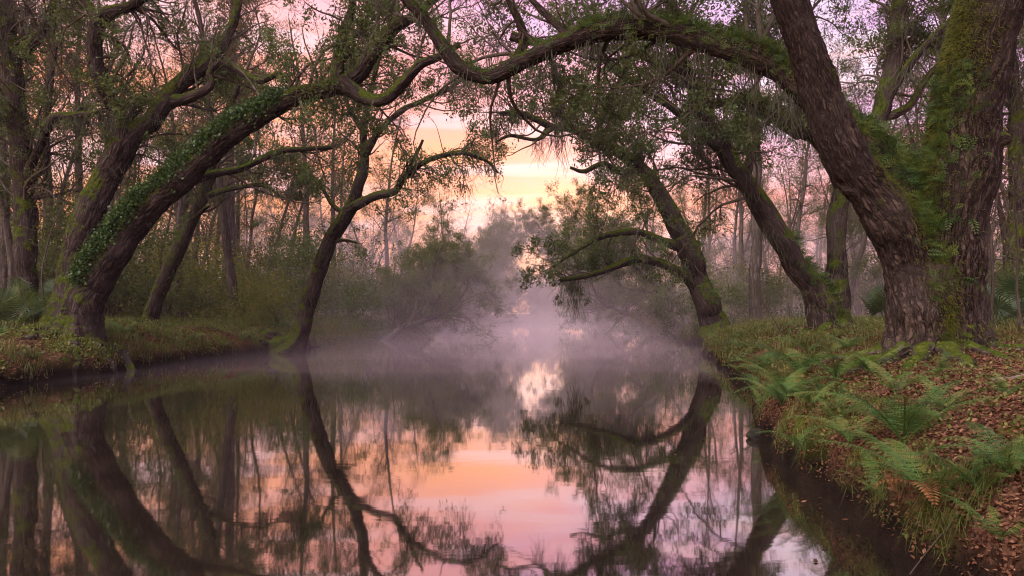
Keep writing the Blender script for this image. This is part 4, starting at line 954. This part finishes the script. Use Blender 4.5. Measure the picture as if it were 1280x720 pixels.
# ------------------------------------------------------------------ ground cover (stuff)
def scatter(n, ylo, yhi, s, omax, seed, pw=1.0):
    r = rng_(seed); y = ylo + (yhi - ylo) * r.random(n) ** pw; off = r.random(n) ** 1.3 * (omax + .5) - .45
    x = np.where(s < 0, np.interp(y, YL, XL) - off, np.interp(y, YR, XR) + off)
    px = 640 + x / y * F; k = (px > -60) & (px < 1340) & (shore(x, y) > 0.01); x, y = x[k], y[k]
    return x, y, gz(x, y), r
def litter():
    Vs = []
    for (n, a, b, s, om, sd, pw, sz) in [(120000, 3.2, 13, 1, 6, 201, 1.25, .038), (22000, 13, 32, 1, 9, 202, 1.2, .085), (26000, 14, 40, -1, 9, 203, 1.2, .085)]:
        x, y, z, r = scatter(n, a, b, s, om, sd, pw)
        k = vnoise(np.stack([x * .9, y * .9, x * 0 + 2], -1)) > -.62
        x, y, z = x[k], y[k], z[k]; m = len(x)
        c = np.stack([x, y, z + .012 + r.random(m) * .025], -1)
        nn = nrm(np.stack([r.normal(size=m) * .45, r.normal(size=m) * .45, np.ones(m)], -1)); d = nrm(np.cross(nn, nrm(r.normal(size=(m, 3))))); w = np.cross(nn, d)
        q = (sz * r.uniform(.5, 1.25, m))[:, None]
        V = np.stack([c - d * q * .5, c + w * q * .24 + nn * q * .1, c + d * q * .15 + w * q * .2 + nn * q * .12, c + d * q * .55 + nn * q * .1, c + d * q * .1 - w * q * .2 - nn * q * .02, c - w * q * .22], 1)
        Vs.append((V.reshape(-1, 3), np.arange(m * 6).reshape(m, 6), {'rnd': np.repeat(r.random(m), 6)}))
    # a few afloat by the banks
    r = rng_(207); m = 170; y = r.uniform(4, 30, m); sd_ = r.random(m) < .75
    x = np.where(sd_, np.interp(y, YR, XR) - abs(r.normal(size=m)) * .55 * (y / 8) - .15, np.interp(y, YL, XL) + abs(r.normal(size=m)) * 1.2 + .3)
    k = shore(x, y) < -.03; x, y = x[k], y[k]; m = len(x); c = np.stack([x, y, x * 0 + .006], -1); a = r.random(m) * 6.28
    d = np.stack([np.cos(a), np.sin(a), a * 0], -1); w = np.stack([-np.sin(a), np.cos(a), a * 0], -1); q = (.05 * r.uniform(.6, 1.4, m))[:, None]; up = np.array([0, 0, 1.])
    V = np.stack([c - d * q * .5, c + w * q * .24 + up * q * .05, c + d * q * .15 + w * q * .2 + up * q * .1, c + d * q * .55 + up * q * .12, c + d * q * .1 - w * q * .2, c - w * q * .22], 1)
    Vs.append((V.reshape(-1, 3), np.arange(m * 6).reshape(m, 6), {'rnd': np.repeat(r.random(m), 6)}))
    V, Fc, A = cat(Vs); o = mesh('fallen_leaves', V, Fc, M['litter'], None, A, smooth=False); o['kind'] = 'stuff'
litter()
def grass():
    Vs = []
    for (n, a, b, s, om, sd, pw, hh, th) in [(24000, 3.8, 14, 1, 5, 301, 1.0, .13, .2), (42000, 13, 50, 1, 14, 302, 1.4, .26, -.1), (70000, 14, 60, -1, 16, 303, 1.4, .28, -.15)]:
        x, y, z, r = scatter(n, a, b, s, om, sd, pw)
        k = vnoise(np.stack([x * .7, y * .7, x * 0 + 6], -1)) + .5 * vnoise(np.stack([x * 2.5, y * 2.5, x * 0], -1)) > th
        x, y, z = x[k], y[k], z[k]; m = len(x)
        hgt = hh * r.uniform(.4, 1.5, m); a_ = r.random(m) * 6.28; ln = r.uniform(.2, 1.0, m)
        d = np.stack([np.cos(a_), np.sin(a_), a_ * 0], -1); w = np.stack([-np.sin(a_), np.cos(a_), a_ * 0], -1) * (.0035 + .0005 * y[:, None] * .5)
        b0 = np.stack([x, y, z - .01], -1); up = np.array([0, 0, 1.0])
        m1 = b0 + up * (hgt * .6)[:, None] + d * (hgt * ln * .3)[:, None]; tp = b0 + up * (hgt * (1 - .35 * ln))[:, None] + d * (hgt * ln)[:, None]
        V = np.stack([b0 - w, b0 + w, m1 + w * .8, tp, m1 - w * .8], 1)
        Vs.append((V.reshape(-1, 3), [np.arange(m)[:, None] * 5 + [0, 1, 2, 4], np.arange(m)[:, None] * 5 + [4, 2, 3]], {'rnd': np.repeat(r.random(m), 5)}))
    # fringe hanging over the near lip
    r = rng_(310); m = 24000; y = 3.9 + 11 * r.random(m) ** 1.2; x = np.interp(y, YR, XR) - .45 + 1.25 * r.random(m); sh_ = shore(x, y)
    k = (sh_ > .02) & (sh_ < .75) & (vnoise(np.stack([x * 2.2, y * 2.2, x * 0 + 3], -1)) + .6 * vnoise(np.stack([x * 7, y * 7, x * 0 + 3], -1)) > .02); x, y, sh_ = x[k], y[k], sh_[k]; z = gz(x, y); m = len(x)
    L_ = r.uniform(.05, .21, m); a_ = pi + r.normal(size=m) * .7; d = np.stack([np.cos(a_), np.sin(a_) - .35, a_ * 0], -1); w = np.stack([-np.sin(a_), np.cos(a_), a_ * 0], -1) * .0028
    b0 = np.stack([x, y, z], -1); m1 = b0 + d * (L_ * .4)[:, None] + up * (L_ * .35)[:, None]; tp = b0 + d * (L_ * .9)[:, None] - up * (L_ * r.uniform(-.1, .5, m))[:, None]
    V = np.stack([b0 - w, b0 + w, m1 + w * .8, tp, m1 - w * .8], 1)
    Vs.append((V.reshape(-1, 3), [np.arange(m)[:, None] * 5 + [0, 1, 2, 4], np.arange(m)[:, None] * 5 + [4, 2, 3]], {'rnd': np.repeat(r.random(m) * .5, 5)}))
    V, Fc, A = cat(Vs); o = mesh('grass', V, Fc, M['grass'], None, A, smooth=False); o['kind'] = 'stuff'
grass()
M['cover'] = leaf_mat('low_plant_green', [(0.1, (0.05, 0.08, 0.018)), (0.5, (0.10, 0.13, 0.03)), (0.9, (0.19, 0.18, 0.045))], trans=0.35)
def groundcover():
    Vs = []
    for (n, a, b, s, om, sd, sz) in [(4500, 4, 13, 1, 5, 401, .035), (16000, 13, 40, 1, 10, 402, .07), (26000, 14, 45, -1, 9, 403, .075)]:
        x, y, z, r = scatter(n, a, b, s, om, sd, 1.1)
        k = vnoise(np.stack([x * .8 + 9, y * .8, x * 0 + 1], -1)) + .6 * vnoise(np.stack([x * 3, y * 3, x * 0], -1)) > .05
        c = np.stack([x[k], y[k], z[k] + .03 + r.random(k.sum()) * .12 * (sz / .05)], -1)
        Vs.append(leaves(c, 3, sz * .8, sz, r, .8, .6, True))
    V, Fc, A = cat(Vs); o = mesh('ground_cover', V, Fc, M['cover'], None, A, smooth=False); o['kind'] = 'stuff'
groundcover()

# ------------------------------------------------------------------ rocks, logs, saplings, sticks
def rock(px, py, sz, seed, label, flat=.55):
    y_ = 8.7; x_ = float(np.interp(y_, YR, XR)) - .4
    while gz1(x_, y_) < 0.02: x_ += .02
    h = (x_ - .02, y_)
    n, k = 40, 24; th = np.linspace(0, 2 * pi, n, endpoint=False); ph = np.linspace(.02, pi - .02, k)
    TH, PH = np.meshgrid(th, ph); d = np.stack([np.sin(PH) * np.cos(TH), np.sin(PH) * np.sin(TH), np.cos(PH)], -1)
    r = sz * (1 + .35 * fbm(d * 1.4 + seed, 3)); V = d * r[..., None] * [1.2, 1, flat]
    i = np.arange(n * k).reshape(k, n); a, b = i[:-1], i[1:]; Q = np.stack([a, b, np.roll(b, -1, 1), np.roll(a, -1, 1)], -1).reshape(-1, 4)
    o = mesh('rock', V.reshape(-1, 3), Q, M['rock'], None); o.location = (h[0], h[1], 0.03); o['label'] = label; o['category'] = 'rock'
rock(1003, 541, .13, 3, 'dark mossy rock at the water edge below the right-bank ferns', .6)
def stick(a, b, r0, label, seed, name='fallen_branch', m='log', sag=0.0, tw=5):
    r = rng_(seed); a = np.array(a); b = np.array(b); ln = np.linalg.norm(b - a); o1, o2 = r.normal(size=3) * .07 * ln * [1, 1, .3], r.normal(size=3) * .07 * ln * [1, 1, .3]
    p, rr = resample([a, a * .68 + b * .32 + o1, a * .35 + b * .65 + o2, b], [r0, r0 * .85, r0 * .6, r0 * .3], .05, .8, seed)
    tb = [tubes(p[None], rr[None], 8, None, r)]
    if tw:
        P1, R1 = side(p[None][:, ::2], rr[None][:, ::2], tw / max(np.linalg.norm(a - b), .1), (.15, .5 * np.linalg.norm(a - b)), (25, 60), (.3, .6), 6, .2, .1, r, .3, tip=False); tb.append(tubes(P1, R1, 5, None, r))
    V, Fc, A = cat(tb); o = mesh(name, V - a, Fc, M[m], None, A); o.location = a; o['label'] = label; o['category'] = 'branch'
stick(P(585, 408, 75), P(640, 402, 72), .09, 'dead branch lying half out of the misty water at the far left bank', 5)
stick(P(600, 407, 64), P(628, 404, 63), .05, 'short pale dead branch poking from the misty water', 6)
hh = at_px(1170, 690)
if hh:
    x, y = hh
    stick((x - .12, y + .06, .03), (x + .12, y - .04, gz1(x + .12, y - .04) + .03), .004, 'bare stick at the waterline in the bottom right corner', 7, tw=4, m='twig')
hh = at_px(1240, 480)
if hh:
    x, y = hh; stick((x, y, gz1(x, y) + .03), (x + .7, y - .3, gz1(x + .7, y - .3) + .05), .02, 'fallen twig on the dead leaves right of the huge oak', 9, tw=4)
sap = [park(proto_tree(95, 'sapling', 2.4, .018, (0, 0), M['leaf_yellow'], 3.5, (.2, .6), 'sapling', t0=.3, per=1, size=.05, kind='sapling', moss=0, thin=0.2)),
       park(proto_tree(96, 'sapling', 4.5, .03, (.05, 0), M['leaf_yellow'], 3.0, (.4, 1.1), 'sapling', t0=.25, per=1, size=.07, kind='sapling', moss=0, thin=0.0))]
for px, d, k, sc, lab in [(984, 15, 0, .9, 'thin bare sapling on the right bank before the misty trunks'), (1072, 15.5, 0, .7, 'short twiggy sapling by the base of the two-trunked oak'), (1237, 12, 1, 1.1, 'tall thin sapling just right of the huge oak trunk'),
                          (68, 20, 1, 1.3, 'thin sapling beside the left oak'), (205, 30, 1, 1.2, 'thin sapling between the left oak and the slim leaning tree'), (1278, 11, 1, .9, 'leafy sapling at the right frame edge'), (340, 36, 1, 1.1, 'thin sapling right of the lone straight trunk')]:
    place(sap[k], (px - 640) / F * d, d, px, sc, lab)
